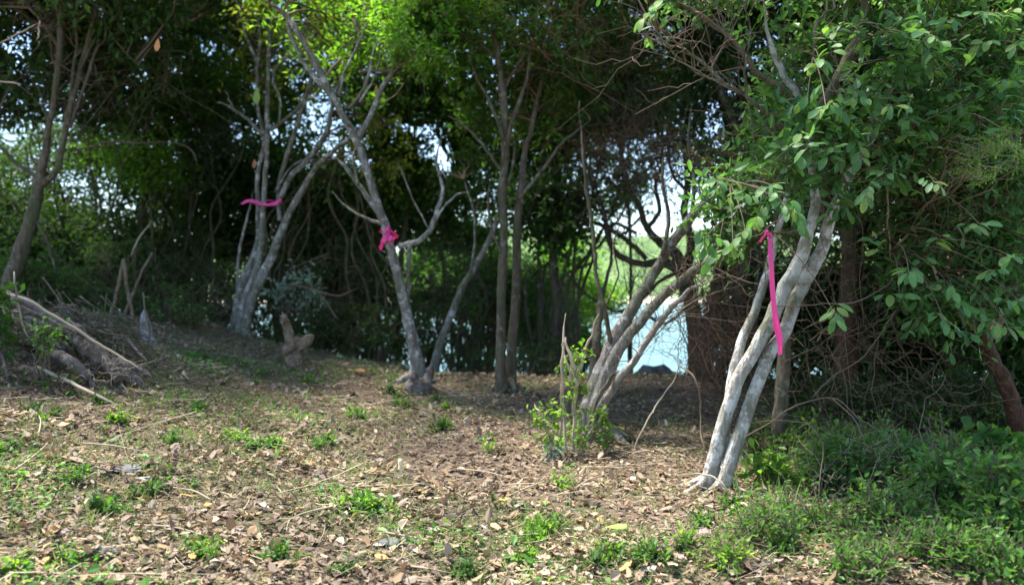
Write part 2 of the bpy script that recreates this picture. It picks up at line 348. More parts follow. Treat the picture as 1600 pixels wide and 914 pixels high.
tc = n.new('ShaderNodeTexCoord'); n1 = n.new('ShaderNodeTexNoise'); n1.inputs['Scale'].default_value = .12; n1.inputs['Detail'].default_value = 8; n1.inputs['Roughness'].default_value = .65; l.new(tc.outputs['Object'], n1.inputs[0])
r1 = ramp(n, [(.35, (.07, .11, .05)), (.55, (.13, .2, .08)), (.7, (.2, .25, .11))]); l.new(n1.outputs[0], r1.inputs[0])
sx = n.new('ShaderNodeSeparateXYZ'); l.new(tc.outputs['Object'], sx.inputs[0]); mr = n.new('ShaderNodeMapRange'); mr.inputs[1].default_value = -.4; mr.inputs[2].default_value = .4; l.new(sx.outputs[2], mr.inputs[0])
mx = n.new('ShaderNodeMixRGB'); mx.inputs[1].default_value = (.62, .56, .45, 1); l.new(mr.outputs[0], mx.inputs[0]); l.new(r1.outputs[0], mx.inputs[2]); l.new(mx.outputs[0], b.inputs['Base Color']); b.inputs['Roughness'].default_value = 1; b.inputs['Specular IOR Level'].default_value = 0
def hill(X, Y):
    s = np.clip((Y-300)/170, 0, 1); s = s*s*(3-2*s)
    h = 24+7*np.sin(X/60+.5)+4*np.sin(X/23+2)
    base = -2.5+np.clip((Y-298)/12, 0, 1)*2.2
    tex = 1.6*np.abs(np.sin(X*.55+Y*.2)*np.sin(Y*.5-X*.17))+1.0*np.sin(X*.21+1.7*np.sin(Y*.11))
    return base+s*h+np.clip((Y-312)/8, 0, 1)*(2.4+tex)
sheet('hills', np.linspace(-900, 900, 260), np.concatenate([np.linspace(296, 330, 18), np.linspace(333, 700, 90)]), hill, m)

# ---------------------------------------------------------------- tree builders
def stems(t, traces, mat, d, base=None, sides=12, flare=0, deps=None, name='trunk', lump=.045, ws=1.0):
    nodes = []; paths = []
    for i, tr in enumerate(traces):
        d0, d1 = (deps[i] if deps else (d, d))
        W, r = trace(tr, d0, d1); r = r*ws
        if flare:
            s = np.linspace(0, 1, len(r)); r = r*(1+flare*np.exp(-s*14))
            W = np.vstack([W[0]-np.array([0, 0, .15]), W]); r = np.concatenate([[r[0]*1.1], r])
        g = Geo(); tubes(g, W, r, sides, .02, lump)
        part(name, g, mat, t); nodes.append(W); paths.append(W)
    return np.concatenate(nodes), paths
def foliage(t, nodes, blobs, mat, leafL, twmat, per=46, twn=5, zb=.25, proto=LEAF4, ratio=.48, crad=.33, droop=0., gap=True, r0=.018, name='crown', dens=1.0, twp=.5):
    """blobs: (px,py,depth, rx_px, ry_px, depth_radius, clumps)"""
    gl, gt = Geo(), Geo()
    for (px, py, d, rx, ry, rd, k) in blobs:
        k = int(k*dens); C = inell(k, P(px, py, d), (rx*d/F, rd, ry*d/F))
        C = C[C[:, 2] > g_(C[:, 0], C[:, 1])+.1]
        if gap: C = C[keep(C, .9)]
        limbs(gt, nodes, C[:max(12, int(len(C)*.45))], r0, .006, 3)
        clumpleaves(gl, gt, C, crad*R.uniform(.7, 1.3, len(C)), per, leafL, twn, proto, zb, ratio, gap, droop, .003, twp)
    part('twigs', gt, twmat, t, stuff=True); part(name, gl, mat, t, smooth=False)

def root(px, py): x, y, z = GP(px, py); return (x, y, z)

# --- foreground / middle trees traced from life -------------------------------------------
# grey multi-stemmed tree on the left, ribbon round it
b1 = root(372, 520); d = b1[1]
t = thing('grey_tree', 'grey many-stemmed tree with pink ribbon round three stems, left of the curved trunk', 'tree', b1)
nd, pt = stems(t, [
    [(372, 522, 27), (385, 470, 26), (400, 425, 22), (408, 380, 18), (411, 330, 15), (414, 280, 14), (417, 230, 13), (418, 170, 13), (420, 100, 10), (422, 40, 9), (418, -60, 7)],
    [(379, 520, 24), (397, 460, 25), (420, 410, 24), (445, 350, 20), (470, 300, 17), (500, 255, 15), (528, 230, 12), (560, 205, 8), (600, 150, 5)],
    [(364, 520, 20), (378, 445, 23), (396, 400, 17), (404, 360, 13), (402, 300, 12), (405, 260, 12), (413, 225, 12), (403, 170, 9), (402, 110, 8), (406, 60, 8), (396, 0, 9), (392, -60, 8)]],
    B_grey, d, flare=.2, deps=[(d, d+.1), (d-.05, d-.3), (d+.12, d+.3)], ws=.70)
nb, _ = stems(t, [
    [(437, 345, 9), (436, 290, 8), (450, 240, 9), (462, 200, 8), (480, 150, 7), (490, 115, 5), (500, 50, 4)],
    [(438, 310, 10), (455, 275, 11), (475, 255, 11), (500, 225, 10), (512, 200, 10), (520, 165, 7), (530, 130, 5), (548, 80, 4)],
    [(420, 205, 6), (455, 180, 7), (475, 155, 7), (486, 125, 6), (505, 70, 4)],
    [(436, 195, 5), (438, 160, 5), (428, 130, 5), (430, 110, 6), (455, 80, 6), (475, 50, 4), (490, 0, 3)],
    [(410, 212, 7), (385, 185, 6), (365, 172, 5), (350, 163, 4), (335, 160, 3)], [(365, 172, 4), (358, 155, 3), (352, 140, 2)],
    [(370, 450, 5), (374, 390, 5), (388, 335, 4), (396, 300, 3)], [(405, 105, 6), (385, 60, 5), (372, 10, 4), (350, -40, 3)],
    [(430, 300, 4), (455, 262, 3), (480, 250, 3), (500, 252, 2)]], B_grey, d, deps=[(d, d+.1)]*9, name='branch', sides=8)
nd = np.vstack([nd, nb])
foliage(t, nd[nd[:, 2] > 3], [(480, 20, d+.3, 120, 75, .8, 60), (410, -90, d, 200, 70, 1.2, 50), (440, 110, d+.9, 80, 60, .5, 26), (530, 90, d+.6, 60, 60, .5, 18), (590, 240, d+.8, 60, 60, .5, 20)], L_yellow, .075, B_twig, per=40, crad=.3, droop=.1)
# curved grey trunk
b2 = root(652, 600); d = b2[1]
t = thing('curved_tree', 'grey tree with one long trunk curving up to the left, bunched pink ribbon on it', 'tree', b2)
nd, pt = stems(t, [[(655, 602, 36), (651, 560, 30), (640, 510, 27), (625, 440, 24), (610, 385, 23), (590, 320, 22), (572, 260, 20), (555, 215, 20), (530, 170, 18), (505, 125, 17), (482, 80, 16), (462, 45, 15), (440, 18, 13), (415, 3, 11), (360, -20, 9)]],
    B_grey, d, flare=.5, deps=[(d, d-.6)], ws=.72)
nb, _ = stems(t, [
    [(545, 195, 9), (525, 160, 9), (500, 130, 9), (478, 105, 8), (462, 75, 7), (450, 40, 6), (452, -20, 4)],
    [(560, 215, 11), (580, 180, 11), (595, 140, 9), (612, 115, 9), (620, 80, 6), (630, 40, 5), (635, -10, 4)],
    [(545, 170, 6), (568, 140, 6), (582, 90, 6), (590, 60, 5), (600, 10, 4)],
    [(530, 150, 6), (540, 110, 5), (560, 70, 5), (575, 30, 3)], [(562, 160, 4), (585, 120, 4), (600, 70, 3), (610, 50, 2)],
    [(622, 385, 10), (645, 380, 11), (668, 365, 10), (685, 325, 9), (691, 295, 7), (682, 250, 5), (690, 210, 3)],
    [(668, 355, 4), (645, 310, 4), (620, 252, 3)], [(672, 365, 6), (690, 330, 5), (712, 305, 4), (735, 300, 3)],
    [(640, 382, 8), (638, 420, 8), (640, 470, 7)],
    [(604, 350, 10), (575, 310, 10), (548, 272, 8), (525, 245, 5)], [(598, 350, 7), (570, 340, 5), (540, 322, 4), (520, 300, 3)], [(560, 290, 6), (552, 250, 5), (560, 215, 3)],
    [(612, 115, 6), (600, 90, 5), (590, 80, 3)]], B_grey, d, deps=[(d-.4, d-.3)]*5+[(d-.05, d)]*7+[(d-.35, d-.3)], name='branch', sides=8)
nd = np.vstack([nd, nb])
foliage(t, nd[nd[:, 2] > 3.2], [(655, 45, d-.5, 75, 70, .5, 70), (500, 30, d+.2, 100, 80, .5, 40), (560, -70, d, 220, 70, 1.2, 60), (730, 50, d+.3, 90, 60, .6, 30), (590, 110, d+1.2, 60, 60, .5, 16), (380, -60, d-1.2, 120, 50, .7, 20)], L_bright, .07, B_twig, per=44, crad=.3, droop=.1)
# slim leaning trunk
b3 = root(678, 582); d = b3[1]+.1
t = thing('slim_leaning_tree', 'slim grey tree leaning right between the curved trunk and the two straight brown trunks', 'tree', b3)
nd, _ = stems(t, [[(676, 584, 14), (690, 530, 13), (710, 480, 13), (730, 435, 12), (755, 395, 12), (775, 350, 10), (792, 300, 8), (805, 240, 7), (800, 180, 5)]], B_grey, d, flare=.3)
nb, _ = stems(t, [[(735, 430, 6), (742, 380, 5), (740, 330, 4), (725, 280, 3)]], B_grey, d, name='branch', sides=7)
foliage(t, np.vstack([nd, nb])[10:], [(745, 270, d+.6, 70, 70, .4, 26)], L_mid, .07, B_twig)
# pair of straight brown trunks in the middle
b4 = root(790, 614); d = b4[1]
t = thing('twin_trunk_tree', 'brown tree with two straight upright trunks standing close together in the middle', 'tree', b4)
nd, pt = stems(t, [[(783, 614, 24), (782, 560, 20), (782, 500, 19), (785, 430, 18), (788, 370, 17), (785, 300, 17), (790, 220, 17), (786, 150, 16), (778, 90, 12), (770, 30, 10), (765, -70, 8)],
    [(799, 610, 20), (800, 540, 19), (806, 470, 18), (808, 400, 18), (808, 350, 16), (815, 290, 15), (820, 240, 12), (835, 180, 10), (850, 110, 8), (862, 40, 7), (880, -60, 5)]], B_brown, d, flare=.2, deps=[(d, d), (d+.12, d+.3)], ws=.92)
nb, _ = stems(t, [[(812, 310, 8), (850, 262, 7), (880, 222, 6), (922, 190, 5)], [(786, 270, 7), (760, 235, 6), (735, 205, 5), (700, 180, 4)], [(790, 250, 9), (800, 190, 9), (822, 130, 7), (830, 60, 6)],
    [(788, 220, 7), (765, 160, 6), (740, 110, 5), (730, 50, 4)], [(783, 150, 6), (810, 100, 6), (840, 70, 5), (900, 50, 4)], [(785, 400, 5), (770, 360, 5), (762, 320, 4), (766, 280, 3)], [(790, 105, 6), (740, 60, 5), (690, 30, 4)]], B_brown, d, name='branch', sides=8)
nd = np.vstack([nd, nb])
foliage(t, nd[nd[:, 2] > 2.8], [(800, 60, d+.3, 190, 75, .8, 130), (820, -90, d, 300, 80, 1.5, 90), (830, 170, d+.8, 120, 55, .5, 50)], L_mid, .075, B_twigred, per=56, crad=.34)
for k in range(0): pass
# clump leaning right over the water opening
b5 = root(935, 690); d = b5[1]
t = thing('leaning_clump_tree', 'brown-grey tree with three thick stems leaning right in front of the bright water', 'tree', b5)
nd, pt = stems(t, [[(908, 700, 40), (922, 640, 42), (938, 585, 38), (960, 530, 30), (990, 480, 26), (1020, 430, 23), (1050, 380, 22), (1080, 340, 20), (1108, 310, 17), (1145, 275, 14), (1185, 235, 10), (1210, 190, 7)],
    [(930, 640, 28), (955, 570, 26), (985, 520, 23), (1020, 480, 21), (1060, 442, 22), (1100, 415, 20), (1132, 400, 16), (1175, 370, 12), (1210, 330, 8)],
    [(922, 700, 20), (932, 655, 20), (955, 610, 19), (990, 565, 16), (1025, 510, 14), (1050, 480, 12), (1080, 452, 9), (1110, 440, 6)]], B_tan2, d, flare=.3, deps=[(d+.1, d+.3), (d, d), (d-.1, d-.35)], ws=.86)
nb, _ = stems(t, [[(955, 540, 9), (942, 470, 8), (931, 420, 7), (925, 350, 7), (918, 300, 7), (910, 230, 5), (905, 160, 4)], [(918, 670, 6), (935, 620, 6), (965, 575, 5)], [(925, 620, 20), (932, 540, 17), (936, 490, 12), (938, 458, 10)],
    [(1035, 400, 8), (1045, 340, 7), (1035, 290, 6), (1040, 230, 4)], [(1080, 345, 8), (1085, 280, 7), (1075, 220, 5), (1080, 160, 4)], [(1110, 308, 8), (1140, 300, 6), (1180, 302, 5), (1210, 290, 3)], [(945, 480, 4), (965, 430, 3), (960, 380, 3), (975, 340, 2)]], B_brown, d, name='branch', sides=8, deps=[(d+.1, d+.2), (d-.2, d-.2), (d+.4, d+.5), (d+.2, d+.4), (d+.3, d+.5), (d+.3, d+.3), (d+.1, d+.3)])
gt = Geo()
for p_ in pt: sprouts(gt, p_, 22, .55, .005, .5, .45)
part('twigs', gt, B_twig, t, stuff=True)
foliage(t, nd[nd[:, 2] > 2.0], [(1110, 250, d+.4, 50, 60, .4, 10)], L_olive, .05, B_twigred)
# dark gnarled tree behind it
d = 10.4; b6 = (P(1088, 560, d)[0], d, gz(P(1088, 560, d)[0], d))
t = thing('gnarled_dark_tree', 'dark gnarled tree with crooked limbs silhouetted against the sky and bay', 'tree', b6)
nd, pt = stems(t, [[(1092, 590, 34), (1088, 530, 32), (1078, 470, 28), (1062, 425, 24), (1035, 410, 18), (1000, 412, 12), (965, 398, 12), (950, 370, 10), (945, 335, 8), (932, 300, 6), (936, 260, 5)],
    [(1075, 450, 24), (1058, 400, 22), (1032, 380, 16), (1010, 355, 13), (1000, 325, 11), (985, 300, 9), (975, 265, 8), (965, 220, 5)],
    [(1070, 430, 18), (1080, 380, 16), (1070, 330, 14), (1075, 270, 12), (1068, 210, 9), (1080, 150, 7), (1075, 90, 5)],
    [(1098, 580, 30), (1110, 500, 28), (1125, 430, 24), (1135, 350, 22), (1125, 280, 20), (1140, 210, 16), (1120, 130, 14), (1100, 60, 10), (1090, -30, 8)]], B_dark, d, flare=.3)
nb, _ = stems(t, [[(1010, 405, 9), (985, 380, 9), (950, 357, 8), (915, 345, 7), (890, 350, 4)], [(1008, 360, 9), (1030, 330, 8), (1024, 290, 7), (1035, 250, 5), (1028, 200, 4)], [(995, 365, 7), (965, 350, 6), (950, 352, 5), (940, 330, 4)],
    [(985, 300, 5), (960, 290, 5), (940, 270, 3)], [(1000, 340, 5), (975, 365, 4), (960, 360, 4)], [(1075, 300, 7), (1050, 270, 6), (1045, 220, 4)], [(1135, 350, 8), (1110, 380, 7), (1095, 400, 6)],
    [(1120, 300, 9), (1150, 260, 8), (1180, 240, 5)], [(1060, 425, 8), (1030, 440, 7), (1000, 470, 6), (965, 487, 5), (930, 470, 4), (900, 445, 5), (872, 412, 6)], [(1075, 480, 6), (1040, 505, 5), (1010, 495, 4), (990, 500, 3)],
    [(985, 590, 5), (982, 540, 5), (984, 480, 4), (990, 430, 3)]], B_dark, d, name='branch', sides=8)
gt = Geo()
for p_ in pt+_: sprouts(gt, p_, 16, .7, .006, .3, .3)
part('twigs', gt, B_dark, t, stuff=True)
nd = np.vstack([nd, nb])
foliage(t, nd[nd[:, 2] > 2], [(1000, 235, d+.2, 110, 70, .6, 44), (1130, 190, d+.3, 70, 110, .6, 60), (950, 130, d+.6, 130, 70, .6, 56), (1050, 30, d, 180, 80, 1, 60)], L_olive, .08, B_dark, per=50, crad=.36)
foliage(t, nd[nd[:, 2] > 2], [(985, 225, d-.5, 100, 45, .4, 60)], L_hang, .035, B_twigred, per=24, crad=.25, twp=1, name='dry_foliage')

# lichen-white leaning tree on the right ---------------------------------------------------
b7 = root(1116, 766); d = b7[1]
t7 = thing('white_lichen_tree', 'pale lichen-covered tree with two fused trunks leaning right, long pink ribbon hanging beside it', 'tree', b7)
nd7, pt7 = stems(t7, [
    [(1105, 766, 33), (1120, 700, 31), (1140, 630, 31), (1165, 570, 32), (1200, 510, 34), (1225, 455, 34), (1250, 405, 31), (1265, 360, 26), (1274, 310, 22), (1268, 250, 22), (1262, 195, 21), (1240, 140, 17), (1215, 100, 15), (1200, 50, 15), (1188, -30, 13)],
    [(1129, 764, 28), (1151, 690, 29), (1176, 620, 29), (1198, 565, 30), (1228, 510, 31), (1253, 450, 33), (1280, 400, 30), (1302, 330, 26), (1325, 280, 24), (1352, 220, 20), (1385, 150, 16), (1430, 80, 12), (1470, 0, 9)],
    [(1128, 710, 22), (1140, 620, 23), (1155, 545, 22), (1180, 485, 21), (1198, 430, 20), (1210, 380, 18), (1226, 325, 14), (1232, 270, 11), (1225, 200, 8)]], B_white, d, flare=.22, deps=[(d, d+.1), (d-.03, d+.2), (d+.12, d+.25)], sides=14, ws=.80)
nb7, pb7 = stems(t7, [
    [(1262, 200, 18), (1300, 140, 18), (1325, 90, 17), (1345, 40, 15), (1358, -30, 13)],
    [(1262, 190, 14), (1240, 158, 13), (1215, 135, 12), (1185, 115, 12), (1165, 85, 10), (1130, 50, 9), (1090, 22, 8), (1065, 5, 7), (1055, -20, 5)],
    [(1262, 240, 8), (1232, 208, 8), (1200, 180, 8), (1170, 152, 7), (1130, 130, 7), (1100, 100, 6), (1060, 70, 5), (1010, 28, 4)],
    [(1130, 130, 5), (1090, 115, 4), (1050, 80, 3), (1025, 50, 3)],
    [(1166, 85, 4), (1164, 120, 4), (1168, 150, 4), (1174, 190, 3), (1180, 240, 2)], [(1168, 85, 4), (1172, 45, 4), (1160, 0, 3)],
    [(1270, 90, 4), (1275, 50, 5), (1288, 20, 4), (1310, 14, 3)], [(1255, 360, 8), (1225, 365, 6), (1180, 360, 5), (1130, 345, 3)],
    [(1232, 300, 5), (1205, 280, 4), (1180, 290, 3), (1140, 282, 2)], [(1290, 370, 12), (1285, 320, 12), (1288, 260, 9), (1320, 190, 7), (1330, 120, 5)]], B_brown, d, name='branch', sides=8, deps=[(d, d), (d, d-.4), (d, d-.2), (d-.1, d-.2), (d-.2, d-.2), (d-.2, d-.2), (d-.5, d-.5), (d, d-.3), (d-.1, d-.5), (d+.15, d+.3)])
gt = Geo()
for p_ in pt7+pb7[:4]: sprouts(gt, p_, 12, .5, .004, .2, .35)
part('twigs', gt, B_twig, t7, stuff=True)

# bole behind it, reddish bole, right-edge bole
b8 = root(1212, 712); d8 = b8[1]
t = thing('small_upright_tree', 'short grey-brown upright trunk just behind the pale leaning tree', 'tree', b8)
nd, _ = stems(t, [[(1212, 714, 28), (1218, 650, 26), (1222, 590, 26), (1228, 530, 24), (1236, 480, 20), (1242, 430, 17), (1250, 350, 14), (1240, 270, 10)]], B_brown, d8, flare=.2)
foliage(t, nd[20:], [(1250, 260, d8+.3, 80, 80, .4, 24)], L_dark, .07, B_twig)
d = 8.2; x = P(1322, 600, d)[0]; b9 = (x, d, gz(x, d))
t = thing('reddish_tree', 'thick reddish-brown trunk standing in shade behind the leafy branches on the right', 'tree', b9)
nd, _ = stems(t, [[(1318, 640, 50), (1322, 560, 42), (1328, 480, 38), (1330, 400, 36), (1325, 330, 30), (1340, 250, 24), (1370, 190, 20), (1440, 130, 14)], [(1328, 380, 24), (1380, 290, 22), (1430, 230, 18), (1500, 190, 12)]], B_red, d, flare=.2)
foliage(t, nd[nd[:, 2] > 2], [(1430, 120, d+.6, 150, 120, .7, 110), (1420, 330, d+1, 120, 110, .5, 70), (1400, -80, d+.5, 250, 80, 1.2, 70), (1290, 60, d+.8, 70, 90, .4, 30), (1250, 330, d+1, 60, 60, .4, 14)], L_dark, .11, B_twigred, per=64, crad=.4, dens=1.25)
b10 = root(1596, 700); d = b10[1]
t10 = thing('right_edge_tree', 'dark red-brown trunk leaning left at the right edge above the low shrubs', 'tree', b10)
nd10, pt10 = stems(t10, [[(1600, 705, 34), (1588, 660, 31), (1575, 610, 28), (1550, 560, 26), (1535, 520, 23), (1528, 440, 20), (1545, 350, 17), (1560, 240, 14), (1550, 120, 12), (1530, 0, 10)], [(1530, 460, 14), (1490, 380, 11), (1450, 330, 8), (1410, 300, 6)]], B_red, d, flare=.2, deps=[(d, d-.7), (d-.4, d-.9)])
nb10, pb10 = stems(t10, [[(1545, 330, 5), (1530, 190, 4), (1520, 180, 4), (1482, 152, 3)], [(1482, 50, 4), (1515, 85, 4), (1545, 106, 4), (1600, 98, 3)], [(1600, 245, 4), (1560, 285, 4), (1525, 312, 3), (1480, 350, 3)], [(1480, 300, 4), (1440, 345, 5), (1392, 392, 4)],
    [(1425, 353, 6), (1450, 400, 6), (1478, 468, 5)], [(1378, 240, 3), (1386, 300, 4), (1388, 360, 4), (1392, 412, 3)], [(1478, 300, 3), (1400, 210, 3), (1380, 160, 2)]], B_pale, d-.8, name='branch', sides=6)
foliage(t10, np.vstack([nd10, nb10])[20:], [(1510, 420, d+.9, 130, 130, .4, 80), (1560, 160, d+.6, 110, 160, .6, 70), (1560, 30, d-.4, 90, 90, .4, 30)], L_dark, .10, B_twigred, per=60, crad=.34, dens=1.2)

# broad leaves of the two right-hand trees --------------------------------------------------
leafmeshes = []
for k in range(5):
    g = Geo(); st = np.array([[0, 0, 0]]); c = .12*(k-2)
    pv = np.array([[0, 0, 0], [.14, .02, 0], [.32, .17, .03], [.55, .25, .04], [.8, .23, .02], [.95, .1, -.01], [1, 0, -.03], [.95, -.1, -.01], [.8, -.23, .02], [.55, -.25, .04], [.32, -.17, .03], [.14, -.02, 0], [.35, 0, 0], [.6, 0, 0], [.82, 0, -.01]])
    pv[:, 2] -= (.10+.08*k)*pv[:, 0]**2; pv[:, 1] += c*.2*pv[:, 0]**2; pv[:, 1] *= .72+.06*k
    f = [(0, 12, 1), (1, 12, 2), (12, 3, 2), (12, 13, 3), (13, 4, 3), (13, 14, 4), (14, 5, 4), (14, 6, 5), (14, 7, 6), (14, 8, 7), (14, 13, 8), (13, 9, 8), (13, 12, 9), (12, 10, 9), (12, 11, 10), (12, 0, 11)]
    lpf = f; lpv = pv.copy(); lpv[:, 2] = 0; g.add(pv, f); leafmeshes.append(g.mesh('leaf', L_fore))
def sprig(parent, gt, px, py, d, n, src, L=.084, tilt=None):
    c = P(px, py, d); src = np.asarray(src); j = np.argmin(np.linalg.norm(src-c, axis=1)+np.where(src[:, 2] < c[2]-.6, .5, 0)); A = src[j]
    ax = nrm(rdir(1, -.1, .5)[0]+nrm(c-A)*1.2)
    s = np.linspace(0, 1, 9)[:, None]; mid = (A+c)/2+np.array([0, -.05, .12])*np.linalg.norm(c-A)
    Q = (1-s)**2*A+2*s*(1-s)*mid+s*s*c; Q = np.vstack([Q, c+ax*.07])
    tubes(gt, Q, np.linspace(.0045, .0018, len(Q)), 4)
    side = nrm(np.cross(ax, [0, 0, 1.0]))
    for k in range(n):
        o = bpy.data.objects.new('leaf', leafmeshes[R.integers(5)]); COL.objects.link(o); o.parent = parent
        u = (k//2)/max(1, n//2); sg = 1 if k % 2 else -1
        pos = c+ax*(-.10+.17*u)
        dr = nrm(ax*(.45+.5*u)+side*sg*(1.0-.6*u)+R.normal(size=3)*.28+np.array([0, 0, -.25+.1*R.normal()]))
        up = nrm(np.array([0, -.35, 1.0])+R.normal(size=3)*.35); sv = nrm(np.cross(up, dr)); uu = np.cross(dr, sv)
        l_ = L*R.uniform(.7, 1.2)
        from mathutils import Matrix
        M = Matrix(((dr[0]*l_, sv[0]*l_, uu[0]*l_, 0), (dr[1]*l_, sv[1]*l_, uu[1]*l_, 0), (dr[2]*l_, sv[2]*l_, uu[2]*l_, 0), (0, 0, 0, 1)))
        M.translation = Vector(pos)-parent.location; o.matrix_local = M
SP7 = [(1120, 282), (1100, 375), (1120, 400), (1145, 385), (1165, 360), (1205, 290), (1235, 262), (1190, 330), (1225, 320), (1250, 340), (1240, 175), (1262, 150), (1290, 165), (1302, 190), (1330, 195), (1280, 95), (1290, 62), (1345, 45),
       (1372, 130), (1270, 270), (1300, 235), (1345, 150), (1315, 40), (1160, 300), (1215, 250), (1305, 492), (1255, 215), (1015, 20)]
SP10 = [(1395, 165), (1420, 90), (1455, 55), (1485, 30), (1540, 20), (1545, 65), (1575, 125), (1590, 70), (1500, 140), (1375, 270), (1355, 300), (1345, 240), (1400, 250), (1365, 375), (1420, 425), (1440, 405), (1455, 445), (1475, 500), (1500, 470), (1510, 520), (1545, 500),
        (1575, 510), (1592, 470), (1530, 350), (1470, 370), (1550, 425), (1405, 460), (1590, 160), (1460, 110), (1440, 215), (1575, 20), (1530, 210), (1580, 400), (1460, 285)]
gt = Geo(); src = np.vstack([nd7, nb7])
for px, py in SP7: sprig(t7, gt, px, py, R.uniform(4.5, 5.3), 10, src)
part('twigs', gt, B_twig, t7, stuff=True)
gt = Geo(); src = np.vstack([nd10, nb10])
for px, py in SP10: sprig(t10, gt, px, py, R.uniform(4.4, 5.4), 8, src)
part('twigs', gt, B_twig, t10, stuff=True)
foliage(t7, np.vstack([nd7, nb7])[np.vstack([nd7, nb7])[:, 2] > 2.2], [(1300, 170, 5.8, 130, 130, .35, 34), (1180, 330, 5.9, 90, 60, .3, 18), (1200, -60, 5.6, 220, 60, .8, 34), (1350, 280, 6.2, 100, 80, .3, 20)], L_forem, .082, B_twig, per=48, proto=LEAF6, crad=.28, ratio=.45, dens=2.1, r0=.01)
foliage(t10, np.vstack([nd10, nb10])[20:], [(1450, 130, 5.8, 150, 130, .4, 44), (1500, 420, 5.9, 120, 90, .3, 32), (1560, 300, 5.8, 60, 120, .3, 20), (1480, -70, 5.6, 220, 70, .8, 34)], L_forem, .082, B_twig, per=48, proto=LEAF6, crad=.28, ratio=.45, dens=2.1, r0=.01)
foliage(t7, np.vstack([nd7, nb7])[np.vstack([nd7, nb7])[:, 2] > 2.2], [(1330, 230, 5.0, 70, 90, .15, 12), (1230, 240, 5.0, 60, 70, .12, 9), (1400, 120, 4.9, 90, 90, .15, 10)], L_forem, .085, B_twig, per=36, proto=LEAF8, crad=.2, ratio=.45, r0=.006)
# fine-leaved sprays
gl, gt = Geo(), Geo(); C = inell(26, P(1560, 245, 5.0), (.22, .15, .15)); limbs(gt, nb10, C, .006, .002); clumpleaves(gl, gt, C, .09, 40, .022, 5, zb=.3, use_gap=False, tw_r=.0012)
tt = thing('fine_leaved_spray', 'bright spray of tiny leaves among the broad leaves near the right edge', 'branch', tuple(P(1560, 245, 5.0)))
part('foliage', gl, L_lime, tt, smooth=False); part('twigs', gt, B_pale, tt, stuff=True)

# far-left tree ------------------------------------------------------------------------------
d = 9.4; x = P(12, 470, d)[0]; b0 = (x, d, gz(x, d))
t = thing('far_left_tree', 'olive-brown tree with several upright stems in deep shade at the far left', 'tree', b0)
nd, pt = stems(t, [[(0, 520, 40), (12, 450, 34), (30, 400, 33), (50, 340, 29), (60, 290, 25), (70, 240, 17), (82, 170, 14), (92, 100, 14), (95, 30, 14), (90, -60, 10)],
    [(60, 292, 20), (88, 268, 14), (97, 230, 14), (107, 180, 14), (122, 120, 13), (137, 70, 12), (152, 0, 9), (160, -60, 7)]], B_brown, d, flare=.1, ws=.82)
nb, _ = stems(t, [[(106, 190, 7), (112, 130, 6), (120, 60, 5), (118, -20, 4)], [(92, 75, 6), (65, 35, 5), (40, 5, 4)], [(110, 200, 5), (150, 80, 6), (165, 60, 4), (160, 0, 4)], [(95, 235, 4), (140, 230, 4), (170, 222, 4), (230, 225, 3)], [(60, 280, 8), (20, 250, 7), (0, 230, 6), (-30, 220, 4)], [(50, 330, 6), (75, 380, 5), (85, 420, 4)],
    [(125, 110, 5), (160, 45, 5), (185, 70, 3), (220, 110, 3)]], B_brown, d, name='branch', sides=7)
gt = Geo(); [sprouts(gt, p_, 26, .6, .006, .1, .3) for p_ in pt]; part('twigs', gt, B_twig, t, stuff=True)
nd = np.vstack([nd, nb])
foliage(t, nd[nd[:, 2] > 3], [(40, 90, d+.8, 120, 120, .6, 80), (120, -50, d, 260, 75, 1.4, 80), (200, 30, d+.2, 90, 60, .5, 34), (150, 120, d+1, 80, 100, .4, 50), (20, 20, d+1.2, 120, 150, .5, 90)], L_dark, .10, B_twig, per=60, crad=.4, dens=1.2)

# extra canopy on the traced trees, added unseen above the frame for shade
for tn, px, d, k in (('grey_tree', 250, 11.8, 110), ('curved_tree', 640, 12.6, 110), ('far_left_tree', -260, 10.5, 120), ('far_left_tree', -200, 8.2, 60), ('twin_trunk_tree', 860, 9.2, 120), ('leaning_clump_tree', 1120, 8.6, 110), ('gnarled_dark_tree', 1000, 11.2, 110), ('far_left_tree', 60, 10, 110), ('reddish_tree', 1380, 9.8, 110), ('grey_tree', 430, 14.2, 90), ('twin_trunk_tree', 760, 12.2, 100), ('small_upright_tree', 1250, 10.8, 100)):
    t = bpy.data.objects[tn]; x = (px-800)/F*d; zc = 5.3+.06*d; nodes = np.array([[t.location[0]*.3+x*.7, t.location[1]*.3+d*.7, 3.8+.3*q] for q in range(5)])
    C = inell(k, (x, d, zc), (2.1, 1.9, .55), .1); gl, gt = Geo(), Geo(); limbs(gt, nodes, C[:16], .03, .008, 3); clumpleaves(gl, gt, C, .5, 48, .15, 6, use_gap=False, twp=.1)
    part('shade_canopy_twigs', gt, B_twig, t, stuff=True); part('shade_canopy', gl, L_dark if tn != 'curved_tree' else L_mid, t, smooth=False)
